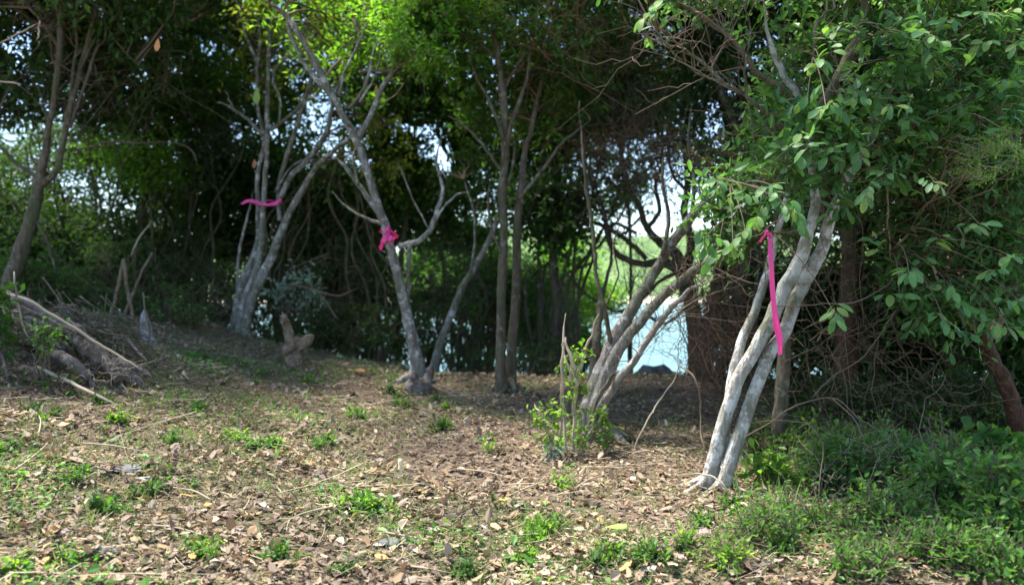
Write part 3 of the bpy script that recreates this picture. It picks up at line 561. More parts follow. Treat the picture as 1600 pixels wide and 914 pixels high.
# ---------------------------------------------------------------- background belt trees
def bgtree(name, label, bx, d, stemsd, blobs, lm, bm, leafL=.07, **kw):
    """bx: base pixel column; stemsd: list of (px,py,w) paths from base"""
    x = (bx-800)/F*d; z = gz(x, d); b = (x, d, z); t = thing(name, label, 'tree', b)
    pyb = 457+(CAMZ-z)*F/d
    tr = [[(bx, pyb, s[0][2]*1.15)]+s for s in stemsd]
    nd, pt = stems(t, tr, bm, d, flare=.15, sides=8)
    lim = nd[nd[:, 2] > z+.5]
    if not len(lim): lim = nd
    foliage(t, lim, blobs, lm, leafL*1.3, B_twig if bm is not B_dark else B_dark, **dict(dict(per=80, crad=.46, dens=1.25, twp=.25, twn=6), **kw))
    return t
bgtree('broadleaf_tree', 'drooping mid-green tree behind the far-left stems', 215, 12, [[(218, 420, 12), (225, 250, 10), (235, 130, 8), (240, 40, 6)]], [(235, 110, 12, 120, 110, .7, 120), (190, 250, 12.5, 60, 60, .4, 30), (240, -60, 12, 180, 80, 1, 40)], L_mid, B_dark)
bgtree('feathery_tree', 'tree with pale blue-green feathery foliage left of the grey stems', 285, 12.6, [[(290, 420, 9), (300, 300, 8), (305, 200, 6)]], [(300, 200, 12.6, 75, 55, .4, 60)], L_blue, B_dark, .06)
bgtree('lime_spray_tree', 'low tree with a lit yellow-green spray below the feathery foliage', 245, 11.6, [[(240, 420, 6), (235, 320, 5), (225, 250, 4)]], [(235, 262, 11.6, 50, 28, .3, 24), (195, 235, 11.8, 40, 25, .3, 10)], L_bright, B_dark, .05)
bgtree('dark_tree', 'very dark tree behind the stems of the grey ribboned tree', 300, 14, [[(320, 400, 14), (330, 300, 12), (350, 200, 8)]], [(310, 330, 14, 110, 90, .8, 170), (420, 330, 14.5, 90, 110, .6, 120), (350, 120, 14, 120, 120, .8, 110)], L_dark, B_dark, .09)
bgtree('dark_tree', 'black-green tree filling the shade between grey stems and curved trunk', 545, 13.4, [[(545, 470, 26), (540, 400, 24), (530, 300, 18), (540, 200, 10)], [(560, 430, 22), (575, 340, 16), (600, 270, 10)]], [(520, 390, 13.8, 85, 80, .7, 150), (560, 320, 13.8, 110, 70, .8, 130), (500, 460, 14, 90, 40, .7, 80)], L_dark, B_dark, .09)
bgtree('broadleaf_tree', 'mid-green tree behind the top of the curved trunk', 620, 12.6, [[(625, 420, 10), (640, 300, 9), (650, 180, 7)]], [(650, 190, 12.6, 120, 90, .7, 130), (560, 60, 13, 120, 80, .6, 60), (500, 190, 13.3, 110, 90, .6, 70), (640, 300, 12.8, 90, 50, .5, 60)], L_mid, B_dark)
bgtree('broadleaf_tree', 'leafy tree behind the slim leaning trunk', 735, 13, [[(740, 480, 9), (735, 380, 8), (720, 280, 6)], [(700, 480, 7), (690, 400, 6), (670, 330, 5)]], [(735, 300, 13, 90, 80, .6, 110), (690, 370, 13.4, 70, 40, .5, 40), (760, 150, 13, 130, 100, .8, 110)], L_mid, B_dark)
bgtree('bushy_tree', 'sunlit green bushy tree by the water between the slim leaning trunk and the twin trunks', 740, 17, [[(740, 470, 7), (745, 430, 5)]], [(735, 440, 17, 70, 50, .7, 80), (660, 440, 17.5, 40, 60, .6, 50)], L_mid, B_dark, .09)
bgtree('dark_tree', 'dark small-leaved tree just right of the twin trunks', 868, 10.6, [[(870, 540, 17), (872, 480, 17), (864, 420, 17), (860, 330, 12), (850, 240, 8)]], [(862, 330, 10.6, 52, 58, .4, 70), (850, 230, 11, 60, 60, .4, 46), (900, 200, 11.4, 70, 60, .4, 44)], L_dark, B_dark, .07)
bgtree('bushy_tree', 'light yellow-green bushy tree left of the water opening', 905, 15.5, [[(905, 500, 8), (910, 440, 6)]], [(905, 430, 15.5, 42, 70, .7, 70), (860, 460, 15.8, 40, 60, .6, 46), (935, 475, 16, 26, 30, .4, 18)], L_bright, B_dark, .08)
bgtree('broadleaf_tree', 'mid-green tree by the bank right behind the twin trunks', 835, 13.6, [[(835, 520, 7), (838, 450, 6), (845, 400, 4)]], [(838, 470, 13.6, 55, 70, .5, 90), (770, 460, 14, 40, 80, .5, 50), (905, 540, 13.4, 50, 30, .4, 34)], L_mid, B_dark)
bgtree('broadleaf_tree', 'green tree behind the upper middle of the water opening', 985, 13, [[(985, 380, 6), (975, 280, 8), (965, 180, 6)]], [(960, 165, 13, 120, 60, .6, 110), (1010, 100, 13.2, 130, 70, .6, 90), (880, 90, 13, 120, 80, .6, 90), (930, 290, 13.2, 80, 60, .5, 50)], L_mid, B_dark)
bgtree('dark_tree', 'small-leaved dark tree screening the pale sky behind the far-left stems', 75, 13.4, [[(75, 430, 10), (70, 330, 8), (80, 230, 6)]], [(60, 260, 13.4, 120, 90, .6, 120), (170, 290, 13.6, 90, 70, .5, 70)], L_dark, B_dark, .06, per=40)
bgtree('dark_tree', 'dark tall tree behind the top of the pale leaning tree', 1165, 9.4, [[(1165, 560, 24), (1160, 450, 20), (1182, 330, 18), (1168, 255, 18), (1150, 200, 17), (1125, 140, 14), (1105, 60, 10)]], [(1160, 200, 9.8, 75, 90, .5, 80), (1180, 80, 9.8, 110, 90, .6, 80), (1175, 480, 10.4, 55, 100, .5, 60), (1110, -40, 9.6, 200, 80, 1, 60)], L_dark, B_dark, .07)
bgtree('dark_tree', 'dark tree low behind the hanging pink ribbon', 1260, 9.6, [[(1262, 560, 12), (1268, 470, 10), (1270, 400, 8)]], [(1270, 500, 9.8, 90, 80, .5, 90), (1300, 590, 9, 110, 40, .5, 50)], L_dark, B_dark, .07)
bgtree('dark_tree', 'dark shaded tree behind the right-hand low shrubs', 1430, 9.2, [[(1430, 560, 16), (1440, 480, 14), (1450, 380, 10)], [(1480, 560, 10), (1500, 480, 8)]], [(1400, 500, 9.4, 110, 90, .5, 110), (1500, 590, 9, 130, 60, .6, 90), (1540, 480, 9.4, 110, 80, .5, 90)], L_dark, B_dark, .08)
bgtree('dark_tree', 'dark tree closing the view at the right edge', 1620, 8.4, [[(1620, 460, 16), (1610, 350, 14), (1600, 200, 10)]], [(1600, 350, 8.4, 100, 160, .6, 130), (1600, 120, 8.4, 100, 140, .5, 80), (1640, 560, 8, 90, 70, .4, 40)], L_dark, B_dark, .08)
bgtree('bushy_tree', 'green bushy tree low at the far left behind the brush pile', 60, 11.4, [[(62, 430, 6), (66, 370, 5)]], [(60, 395, 11.4, 110, 55, .5, 90), (0, 330, 11.8, 60, 60, .4, 44), (150, 390, 11.8, 80, 50, .4, 60)], L_dark, B_dark)
bgtree('thin_tree', 'thin dark-stemmed tree against the pale sky at the far left', 120, 12.6, [[(110, 420, 8), (105, 340, 7), (85, 260, 5)], [(130, 420, 7), (150, 330, 6), (140, 260, 4)], [(150, 430, 5), (180, 350, 5), (200, 280, 3)], [(60, 400, 7), (30, 320, 6), (0, 260, 4)]], [(110, 280, 12.6, 170, 90, .5, 130), (200, 340, 13, 110, 80, .5, 90)], L_dark, B_dark, .06, per=44)
bgtree('thin_tree', 'group of thin dark stems against the water between the curved and twin trunks', 725, 12, [[(720, 520, 5), (700, 440, 5), (690, 380, 4)], [(715, 540, 6), (735, 460, 5), (745, 400, 4)], [(740, 540, 5), (760, 470, 5), (730, 390, 4)], [(745, 555, 5), (720, 500, 5), (708, 430, 3)], [(690, 540, 5), (680, 470, 5), (665, 400, 4)]], [(710, 420, 12, 70, 40, .4, 26)], L_dark, B_dark, .05, per=26)

for lb, px, d, lean in (('cluster of thin stems in the dark left of the grey ribboned tree', 270, 12.2, 20), ('cluster of thin stems between the grey ribboned tree and the forked stump', 440, 12.6, 50), ('cluster of thin stems just left of the curved trunk', 590, 12, -40),
        ('cluster of thin stems just right of the twin trunks', 845, 11.4, 30), ('cluster of thin stems under the leaning clump tree', 905, 11, 60), ('cluster of thin stems behind the pale leaning tree', 1180, 8.8, -30), ('cluster of thin stems behind the reddish trunk', 1370, 8.6, 40), ('cluster of thin stems near the right edge', 1490, 8.2, -30), ('cluster of thin stems behind the brush pile', 120, 11.4, -20)):
    sd = []
    for q in range(6):
        a0 = px+R.normal()*28; py = 470-R.random()*30; pth = [(a0, py, R.uniform(3.5, 7))]
        for r_ in range(4): a0 += R.normal()*22+lean*.35; py -= R.uniform(45, 75); pth.append((a0, py, max(2, pth[-1][2]*.82)))
        sd.append(pth)
    bgtree('thin_tree', lb, px, d, sd, [(px+lean, 270, d, 60, 60, .4, 14)], L_mid, [B_dark, B_brown][int(R.integers(2))], .05, per=30, dens=1)
# overhead and shore thickets: shrubs standing one by one along the crest
def shrub(name, label, px, py, d, rx, ry, k, lm, leafL, cat='shrub', bm=None, nst=6, per=34, proto=LEAF4, crad=.16, ratio=.5, gap=True, rd=None, group=None, rootpx=None):
    if d is None: x, y, z = GP(px, py+ry*.9); d = y
    else: x, y = (px-800)/F*d, d; z = gz(x, d)
    b = (x, y, z); t = thing(name, label, cat, b, group); gt, gl = Geo(), Geo()
    C = inell(k, P(px, py, d), (rx*d/F, rd or rx*d/F*.7, ry*d/F), .2); C = C[C[:, 2] > g_(C[:, 0], C[:, 1])+.02]
    C[:, 2] = np.maximum(C[:, 2], g_(C[:, 0], C[:, 1])+.03)
    nodes = np.array([[x, y, z]])+R.normal(size=(nst, 3))*np.array([rx*d/F*.35, .1, 0]); nodes[:, 2] = g_(nodes[:, 0], nodes[:, 1])-.02
    limbs(gt, nodes, C, .012, .004)
    clumpleaves(gl, gt, C, crad, per, leafL, 5, proto, .35, ratio, gap, 0, .002)
    part('twigs', gt, bm or B_twig, t, stuff=True); part('foliage', gl, lm, t, smooth=False); return t
shrub('shrub', 'dark green shrub at the foot of the belt just left of the grey ribboned tree', 290, 455, 11.6, 85, 50, 130, L_mid, .05)
shrub('shrub', 'green shrub behind the tripod of sticks', 190, 430, 11, 95, 60, 130, L_dark, .055)
shrub('shrub', 'bright green shrub behind the top of the brush pile', 60, 440, 10, 90, 40, 70, L_mid, .055)
shrub('shrub', 'dark shrub closing the bank under the lime spray', 260, 400, 12.8, 90, 60, 150, L_dark, .08, crad=.25, gap=False)
shrub('shrub', 'dark shrub closing the bank behind the far left stems', 110, 400, 13, 120, 50, 150, L_dark, .08, crad=.25)
for lb, px, py, d in (('low green shrub behind the right half of the brush pile', 170, 480, 9.9), ('low green shrub behind the pointed silver stump', 255, 490, 9.9), ('dark green low shrub against the foot of the grey ribboned tree', 325, 490, 11), ('green low shrub at the far left above the brush pile', 40, 455, 9.6)): shrub('shrub', lb, px, py, d, 65, 38, 60, L_mid, .05, 'shrub', gap=False, crad=.17)
shrub('silvery_shrub', 'pale blue-green leafy shrub above the forked brown stump', 462, 462, 11.6, 44, 44, 26, L_silver, .08, per=26, gap=False, crad=.2)
shrub('shrub', 'dark low shrub right of the forked brown stump', 540, 520, 11.4, 90, 40, 110, L_dark, .06, gap=False)
shrub('shrub', 'dark low shrub between the silvery shrub and the grey tree', 430, 500, 12.4, 60, 40, 44, L_dark, .06)
shrub('shrub', 'low brown-green shrub at the crest left of the curved trunk', 600, 480, 13, 60, 60, 70, L_olive, .06)
shrub('shrub', 'dark shrub at the crest between the twin trunks and leaning clump', 860, 560, 10.4, 70, 34, 40, L_dark, .05)
shrub('shrub', 'green low shrub on the crest just behind the forked brown stump', 450, 528, 11.2, 75, 26, 60, L_mid, .05, gap=False)
shrub('shrub', 'green low shrub on the crest between the curved trunk and the slim leaning trunk', 650, 555, 11.6, 60, 24, 34, L_mid, .05, gap=False)
shrub('shrub', 'dark shrub low behind the feet of the twin trunks', 770, 570, 11.2, 80, 24, 36, L_dark, .06)
shrub('shrub', 'dark shrub low on the crest left of the forked stump', 350, 470, 12.6, 60, 60, 60, L_dark, .07)
shrub('shrub', 'green shrub right behind the foot of the curved trunk', 690, 500, 12.2, 90, 60, 120, L_mid, .08, crad=.25)
shrub('shrub', 'tall green shrub left behind the curved trunk', 560, 450, 13, 70, 80, 120, L_mid, .08, crad=.25)
shrub('shrub', 'tall dark shrub left behind the twin trunks', 760, 440, 13.4, 60, 90, 80, L_mid, .08, crad=.25)
shrub('shrub', 'green shrub on the bank between the twin trunks and the leaning clump', 850, 500, 12.4, 60, 70, 90, L_mid, .08, crad=.25)
shrub('dry_thicket', 'brown dry thicket of hanging twigs right of the water opening', 1105, 500, 9, 50, 85, 44, L_hang, .035, per=20, bm=B_twig)
shrub('shrub', 'green shrub mixed with the dry thicket right of the water opening', 1125, 520, 9.4, 50, 80, 50, L_mid, .05)
shrub('shrub', 'dark shrub behind the feet of the pale leaning tree', 1180, 640, 8.2, 90, 50, 70, L_olive, .045, bm=B_twigred)
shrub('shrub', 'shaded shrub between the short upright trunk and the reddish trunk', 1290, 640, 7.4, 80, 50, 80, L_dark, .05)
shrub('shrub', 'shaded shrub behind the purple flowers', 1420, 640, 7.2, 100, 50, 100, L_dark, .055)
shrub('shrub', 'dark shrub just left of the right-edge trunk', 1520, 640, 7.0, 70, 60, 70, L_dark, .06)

# dry twig tangles
def tangle(label, px, py, d, rx, ry, n, mat, L=.8, r=.0035, zb=0.):
    c = P(px, py, d); t = thing('twig_tangle', label, 'tangle', tuple(c)); g = Geo()
    A = inell(n, c, (rx*d/F, .35, ry*d/F), .1)
    for sgn in (1,):
        s = np.linspace(0, 1, 9); D = rdir(n, zb); Ln = L*R.uniform(.3, 1, n)
        k = R.normal(size=(n, 1, 3))*.5; Q = A[:, None]+D[:, None]*(s[None, :, None]*Ln[:, None, None])+k*(s**2)[None, :, None]*Ln[:, None, None]
        Q[:, 1:] += np.cumsum(R.normal(size=(n, 8, 3))*.022, 1); kp = keep(Q[:, 5], .55)
        tubes(g, Q[kp], (r*np.linspace(1, .4, 9)[None]*R.uniform(.5, 1.4, (n, 1)))[kp], 3)
    part('twigs', g, mat, t, stuff=True)
tangle('dry brown twig tangle right of the water opening, left of the pale tree', 1110, 520, 7.4, 70, 130, 190, B_twigred, .8)
tangle('dry twig tangle over the sky opening above the crooked limbs', 1010, 250, 9, 130, 70, 170, B_twig, .8)
tangle('thin twigs crossing behind the hanging pink ribbon', 1290, 480, 6.2, 110, 110, 90, B_twig, .8, .003)
tangle('reddish twig tangle in the shade above the low right shrubs', 1400, 580, 6.2, 160, 70, 60, B_twig, .7, .003)
tangle('dead twig tangle at the feet of the grey ribboned tree', 320, 490, 10.8, 70, 40, 120, B_twig, .7, .004)
tangle('fine dark twigs in the gap left of the curved trunk', 500, 420, 12, 120, 90, 110, B_twig, .9, .004)
tangle('reddish twigs in the crown above the twin trunks', 880, 60, 8.4, 130, 70, 110, B_twigred, .7, .004)
tangle('pale dry twigs among the shaded stems at upper left', 190, 110, 10, 110, 110, 90, B_twig, .9, .004)
tangle('dry twigs among broad leaves at the far right', 1500, 330, 5.7, 110, 120, 70, B_twigred, .6, .0025)
tangle('fine pale stems and dry twigs sticking up through the low shrubs at lower right', 1370, 740, 5.3, 130, 60, 110, B_pale, .35, .0014, .3)
tangle('pale broken twigs in front of the brush pile', 120, 590, 6.8, 120, 24, 40, B_pale, .3, .003)
tangle('thin twigs in front of the bay between curved and twin trunks', 700, 470, 11, 80, 90, 90, B_dark, .9, .005)

# traced single dead branches
def stick(label, pts, d0, d1, mat, name='dead_branch', cat='branch', sides=6, group=None, wob=.004):
    W, r = trace(pts, d0, d1, wob=wob); r = r*(.6 if name == 'dead_branch' else 1); g = Geo(); tubes(g, W, r, sides, .03, .08); mz = W[0]
    return solo(name, g, mat, label, cat, tuple(mz), group)
stick('bare arching twig rising from behind the small upright trunk to the right', [(1150, 690, 4), (1205, 660, 5), (1240, 636, 5), (1300, 622, 4), (1345, 655, 4), (1400, 690, 4), (1420, 730, 3)], 5.6, 5.3, B_twig)
stick('long thin bare stem falling toward the purple flowers', [(1300, 622, 4), (1335, 655, 4), (1350, 690, 4), (1372, 730, 4), (1397, 757, 3), (1430, 720, 3)], 5.4, 5.2, B_twig)
stick('bare twig bending down into the shrubs right of the small upright trunk', [(1140, 668, 4), (1205, 657, 4), (1260, 662, 3), (1285, 695, 3), (1282, 740, 3), (1276, 792, 3)], 5.5, 5.0, B_twig)
stick('pale forked twig standing in the litter at the lower right', [(1398, 878, 4), (1410, 855, 4), (1440, 830, 5), (1480, 797, 4), (1502, 788, 3)], 4.5, 4.6, B_pale)
stick('brown twig crossing in front of the reddish trunk', [(1210, 478, 4), (1250, 478, 5), (1300, 474, 5), (1335, 472, 5), (1380, 450, 3), (1400, 430, 3)], 5.3, 5.5, B_twig)
stick('long brown twig slanting up from the shrubs to the broad leaves', [(1270, 620, 4), (1300, 590, 4), (1350, 555, 4), (1390, 500, 3), (1402, 480, 2)], 5.4, 5.4, B_twig)
stick('curved dry stem hanging beside the pale leaning trunk', [(1060, 570, 4), (1085, 590, 5), (1095, 630, 5), (1094, 670, 5), (1102, 708, 7)], 6.0, 5.8, B_twig)
stick('bare pale stick leaning right of the green sapling', [(985, 722, 5), (1000, 680, 5), (1025, 635, 5), (1055, 590, 4), (1060, 560, 3)], 6.2, 6.4, B_pale)
stick('thin stick leaning among the leaf litter right of the sapling', [(970, 720, 4), (1010, 700, 4), (1028, 670, 3), (1030, 650, 2)], 6.3, 6.3, B_twig)
stick('thin twig bowed across the foot of the pale leaning tree', [(1062, 742, 4), (1090, 740, 5), (1120, 748, 5), (1140, 775, 4), (1142, 800, 4)], 5.2, 5.0, B_pale)
stick('pale jagged twig poking in from the upper left edge', [(-20, 75, 6), (0, 68, 5), (25, 55, 5), (45, 45, 4), (60, 37, 4)], 8, 8, B_pale)
stick('short broken pale twig hanging at the upper left', [(62, 34, 5), (61, 50, 6), (58, 64, 5)], 8, 8, B_pale)
stick('pale twig at the left edge below the jagged one', [(-30, 124, 6), (0, 127, 6), (35, 132, 4)], 8, 8, B_pale)
stick('bare crooked twig in the dark gap between the ribboned trees', [(440, 445, 4), (480, 450, 5), (505, 458, 6), (530, 462, 6), (558, 450, 4)], 10.5, 10.5, B_twig)
stick('side fork of bare twig hanging in the dark gap', [(500, 458, 5), (515, 480, 5), (528, 500, 4)], 10.5, 10.4, B_twig)
stick('faint bare twig above the crooked one in the dark gap', [(455, 420, 4), (490, 405, 4), (518, 395, 3)], 10.8, 10.8, B_twig)
stick('slender pale stem arching above the tripod of sticks', [(205, 400, 4), (215, 375, 5), (238, 345, 4)], 9.8, 9.8, B_pale)
stick('thin branch arching left of the grey stems', [(150, 230, 4), (200, 225, 4), (270, 224, 4), (300, 236, 4), (308, 262, 3)], 10.6, 10.6, B_twig)

# ---------------------------------------------------------------- stumps, logs, brush pile
def remesh(name, tubelist, mat, label, cat, loc, vox=.012, noise=.012, kind=None):
    g = Geo()
    for Q, r, s in tubelist: tubes(g, np.asarray(Q, float), np.asarray(r, float), s, .06, .12)
    o = solo(name, g, mat, label, cat, loc)
    md = o.modifiers.new('r', 'REMESH'); md.mode = 'VOXEL'; md.voxel_size = vox; md.use_smooth_shade = True
    tx = bpy.data.textures.new(name, 'CLOUDS'); tx.noise_scale = .045; tx.noise_depth = 5
    dm = o.modifiers.new('d', 'DISPLACE'); dm.texture = tx; dm.strength = noise*3; dm.texture_coords = 'LOCAL'
    return o
bs = root(466, 578); d = bs[1]
def TT(pts, d0, d1=None, s=10): W, r = trace(pts, d0, d1 or d0, wob=.003); return (W, r, s)
remesh('forked_stump', [TT([(464, 592, 32), (463, 570, 22), (461, 552, 25), (463, 537, 23), (466, 524, 15)], d), TT([(456, 545, 20), (452, 522, 18), (446, 502, 15), (441, 489, 13)], d-.05), TT([(465, 545, 18), (478, 535, 22), (484, 524, 16)], d+.03), TT([(458, 575, 16), (447, 556, 14), (443, 540, 10)], d-.08)],
       B_stump, 'brown forked stump with a finger-like prong right of the grey ribboned tree', 'stump', bs)
remesh('pointed_stump', [TT([(231, 560, 28), (231, 535, 25), (228, 518, 21), (226, 500, 16), (224, 484, 12)], 8.6), TT([(236, 560, 20), (240, 540, 14), (241, 528, 8)], 8.55)], B_silver, 'pale silver pointed stump at the right end of the brush pile', 'stump', tuple(P(228, 552, 8.8)))
bt = root(655, 612)
remesh('root_stump', [TT([(638, 622, 26), (644, 600, 20), (648, 578, 10)], bt[1]-.12), TT([(662, 620, 26), (668, 596, 20), (674, 570, 12)], bt[1]-.05), TT([(650, 622, 30), (655, 605, 26), (657, 592, 14)], bt[1]-.1)], B_wood, 'rotten brown stump against the foot of the curved trunk', 'stump', bt)
LG = 'weathered logs of the brush pile'
remesh('weathered_log', [TT([(115, 520, 26), (140, 545, 34), (170, 570, 34), (205, 590, 26), (228, 608, 14)], 7.05), TT([(160, 560, 22), (180, 585, 22), (188, 612, 12)], 6.95), TT([(140, 540, 14), (125, 515, 12), (118, 505, 8)], 7.1)], B_wood, 'gnarled brown log with a stubby root pointing down at the centre of the brush pile', 'log', tuple(P(170, 600, 7.5)), .014)
remesh('weathered_log', [TT([(60, 560, 30), (110, 572, 36), (160, 590, 34), (210, 600, 18)], 7.2)], B_wood, 'thick dark log lying at the bottom of the brush pile', 'log', tuple(P(100, 590, 7.7)), .014)
remesh('weathered_log', [TT([(-40, 560, 40), (20, 560, 40), (70, 575, 30)], 7.2)], B_wood, 'dark log at the left edge under the pile leaves', 'log', tuple(P(10, 580, 7.9)), .016)
remesh('weathered_log', [TT([(-30, 520, 24), (30, 528, 26), (90, 540, 22), (125, 560, 12)], 7.25)], B_wood, 'brown log across the middle left of the brush pile', 'log', tuple(P(30, 540, 7.9)), .016)
for lb, pts, d0 in (('grey branch rising over the crown of the pile at the left edge', [(-30, 455, 14), (20, 462, 16), (75, 495, 14), (120, 530, 8)], 7.3), ('dark crooked branch pointing up out of the pile', [(90, 560, 12), (70, 520, 12), (50, 480, 9), (45, 455, 5)], 7.4), ('brown branch lying low across the front of the pile', [(-20, 590, 20), (40, 580, 20), (100, 600, 16), (140, 612, 8)], 6.85), ('dark twisted branch draped over the top of the pile', [(20, 490, 16), (70, 510, 18), (110, 520, 16), (150, 548, 12), (175, 560, 8)], 7.2), ('dark knotted limb at the lower left of the pile', [(60, 545, 20), (100, 560, 22), (135, 585, 20), (150, 605, 12)], 6.95), ('grey-brown branch sticking left out of the pile', [(-30, 480, 14), (20, 500, 16), (70, 530, 16), (95, 545, 10)], 7.1), ('dark root end poking from the right of the pile', [(150, 560, 16), (190, 570, 18), (215, 578, 14), (235, 590, 8)], 7.2)): stick(lb, pts, d0, d0-.15, B_wood, 'pile_branch', 'branch', 10, None, .01)
piles = [('long pale pole running down the right face of the brush pile', [(0, 458, 6), (40, 468, 6), (100, 503, 6), (150, 535, 6), (185, 555, 5), (222, 578, 4)], 6.95, 6.8, B_pale),
    ('grey pole parallel under the long pale pole', [(5, 470, 9), (60, 492, 8), (110, 515, 8), (150, 530, 6)], 7.0, 6.95, B_wood),
    ('short thick pole at the left edge leaning on the pile', [(-10, 462, 11), (8, 485, 11), (28, 508, 10)], 7.0, 7.0, B_pale),
    ('reddish horizontal stick at the left edge of the pile', [(-20, 507, 10), (20, 510, 9), (62, 515, 7)], 7.05, 7.05, B_stump),
    ('reddish crooked stick on top of the pile', [(55, 492, 6), (85, 484, 10), (105, 479, 11), (122, 477, 9)], 7.8, 7.8, B_stump),
    ('pale stick lying on the ground in front of the pile', [(55, 572, 6), (90, 588, 7), (130, 607, 7), (182, 632, 6)], 6.7, 6.35, B_pale),
    ('thin stick right of the log root', [(196, 525, 5), (212, 545, 5), (232, 568, 4)], 7.9, 7.7, B_pale),
    ('grey forked stick on the log', [(110, 502, 6), (128, 520, 8), (150, 538, 8)], 6.95, 6.9, B_wood),
    ('thin upright shoot in front of the pile', [(22, 425, 3), (25, 460, 4), (36, 510, 4), (48, 535, 3)], 6.7, 6.7, B_pale),
    ('bent stick low at the left edge', [(-5, 540, 5), (8, 570, 6), (12, 595, 6), (22, 612, 4)], 6.55, 6.4, B_wood),
    ('crooked branch on the ground right of the pile', [(275, 582, 4), (300, 592, 6), (325, 605, 6), (362, 614, 4)], 8.0, 7.7, B_wood),
    ('short reddish stick behind the pile end', [(140, 512, 7), (165, 508, 8), (186, 512, 6)], 8.2, 8.2, B_stump),
    ('stick lying between the pile and the crooked branch', [(232, 608, 5), (245, 598, 5), (256, 618, 4)], 7.2, 7.1, B_wood),
    ('pale stick under the pile leaves at left', [(70, 530, 5), (95, 555, 5), (110, 580, 4)], 7.1, 7.0, B_pale)]
for lb, pts, d0, d1, mt in piles: stick(lb, pts, d0, d1, mt, 'pile_stick', 'stick')
# brush filling the pile
g = Geo(); n_ = 300; A = inell(n_, P(60, 540, 7.5), (1.0, .5, .36), .1); A[:, 2] = np.maximum(A[:, 2], g_(A[:, 0], A[:, 1])+.02)
D = nrm(np.array([.85, -.2, -.4])+R.normal(size=(n_, 3))*.4); s = np.linspace(-.5, .5, 6)
Q = A[:, None]+D[:, None]*(s[None, :, None]*R.uniform(.3, 1.0, (n_, 1, 1)))+R.normal(size=(n_, 6, 3))*.015
tubes(g, Q, np.linspace(1, .4, 6)[None]*R.uniform(.003, .010, (n_, 1)), 5)
o = solo('brush_heap', g, B_brown, 'heap of small dead branches under the logs at the left', 'brush', tuple(P(95, 590, 8.0)), kind='stuff')
# tripod of sticks
trip = thing('stick_tripod', 'little tripod of three crossed brown sticks behind the brush pile', 'sticks', tuple(P(190, 510, 9.6)))
for pts in ([(193, 405, 6), (186, 440, 7), (178, 475, 7), (167, 508, 7)], [(193, 405, 7), (197, 440, 8), (203, 470, 8), (210, 510, 6)], [(238, 395, 4), (215, 440, 5), (200, 478, 6), (187, 512, 6)]):
    W, r = trace(pts, 9.6, 9.6); g = Geo(); tubes(g, W, r, 6, .03); part('stick', g, B_stump, trip)
# rocks
def rock(label, x, y, z, sx, sy, sz, mat, group=None):
    u = np.linspace(0, np.pi, 9)[1:-1]; v = np.arange(14)*2*np.pi/14; U, V = np.meshgrid(u, v, indexing='ij')
    rr = 1+.13*np.sin(3*V+U*2)+.1*np.sin(5*V-U*3+1)+.05*R.normal(size=U.shape)
    p = np.stack([x+sx*rr*np.sin(U)*np.cos(V), y+sy*rr*np.sin(U)*np.sin(V), z+sz*rr*np.cos(U)], -1); g = Geo()
    nu, nv = U.shape; i = np.arange(nu-1)[:, None]*nv; k = np.arange(nv)[None]; k2 = (k+1) % nv
    q = np.stack([i+k, i+nv+k, i+nv+k2, i+k2], -1).reshape(-1, 4); vv = np.concatenate([p.reshape(-1, 3), [[x, y, z+sz]], [[x, y, z-sz]]])
    t = [(nu*nv, a, (a+1) % nv) for a in range(nv)]+[(nu*nv+1, (nu-1)*nv+(a+1) % nv, (nu-1)*nv+a) for a in range(nv)]
    g.add(vv, t, q); return solo('rock', g, mat, label, 'rock', (x, y, z), group, smooth=False)
ROCK = plain('rock_grey', (.15, .14, .13), .9, .4, 12, .8); SLATE = plain('stone_slate', (.12, .12, .11), .9, .3, 20, .6)
d = 10.2; p = P(1022, 583, d); rock('dark boulder on the crest at the foot of the water opening', p[0], d, p[2]-.1, .30, .25, .18, ROCK)
for lb, px, py, s_ in (('flat grey stone sunk in the litter at the left', 195, 733, .11), ('flat slate-coloured stone in the litter at the lower left', 160, 862, .07), ('pale flat stone near the pegs of grass at bottom centre', 610, 850, .08), ('small grey stone near the middle of the litter', 500, 745, .05)):
    x, y, z = GP(px, py); rock(lb, x, y, z+.005, s_, s_*.8, .022, SLATE)
# pale wooden peg and wood chip
x, y, z = GP(626, 738)
g = Geo(); tubes(g, np.array([[x, y, z-.02], [x-.002, y, z+.01], [x, y, z+.035], [x-.003, y, z+.07], [x-.004, y, z+.085]]), np.array([.028, .024, .013, .016, .010]), 8, .05)
solo('wood_peg', g, plain('cut_wood', (.72, .60, .36), .7, .12, 30), 'small pale yellow cut peg standing in the litter at centre', 'peg', (x, y, z))

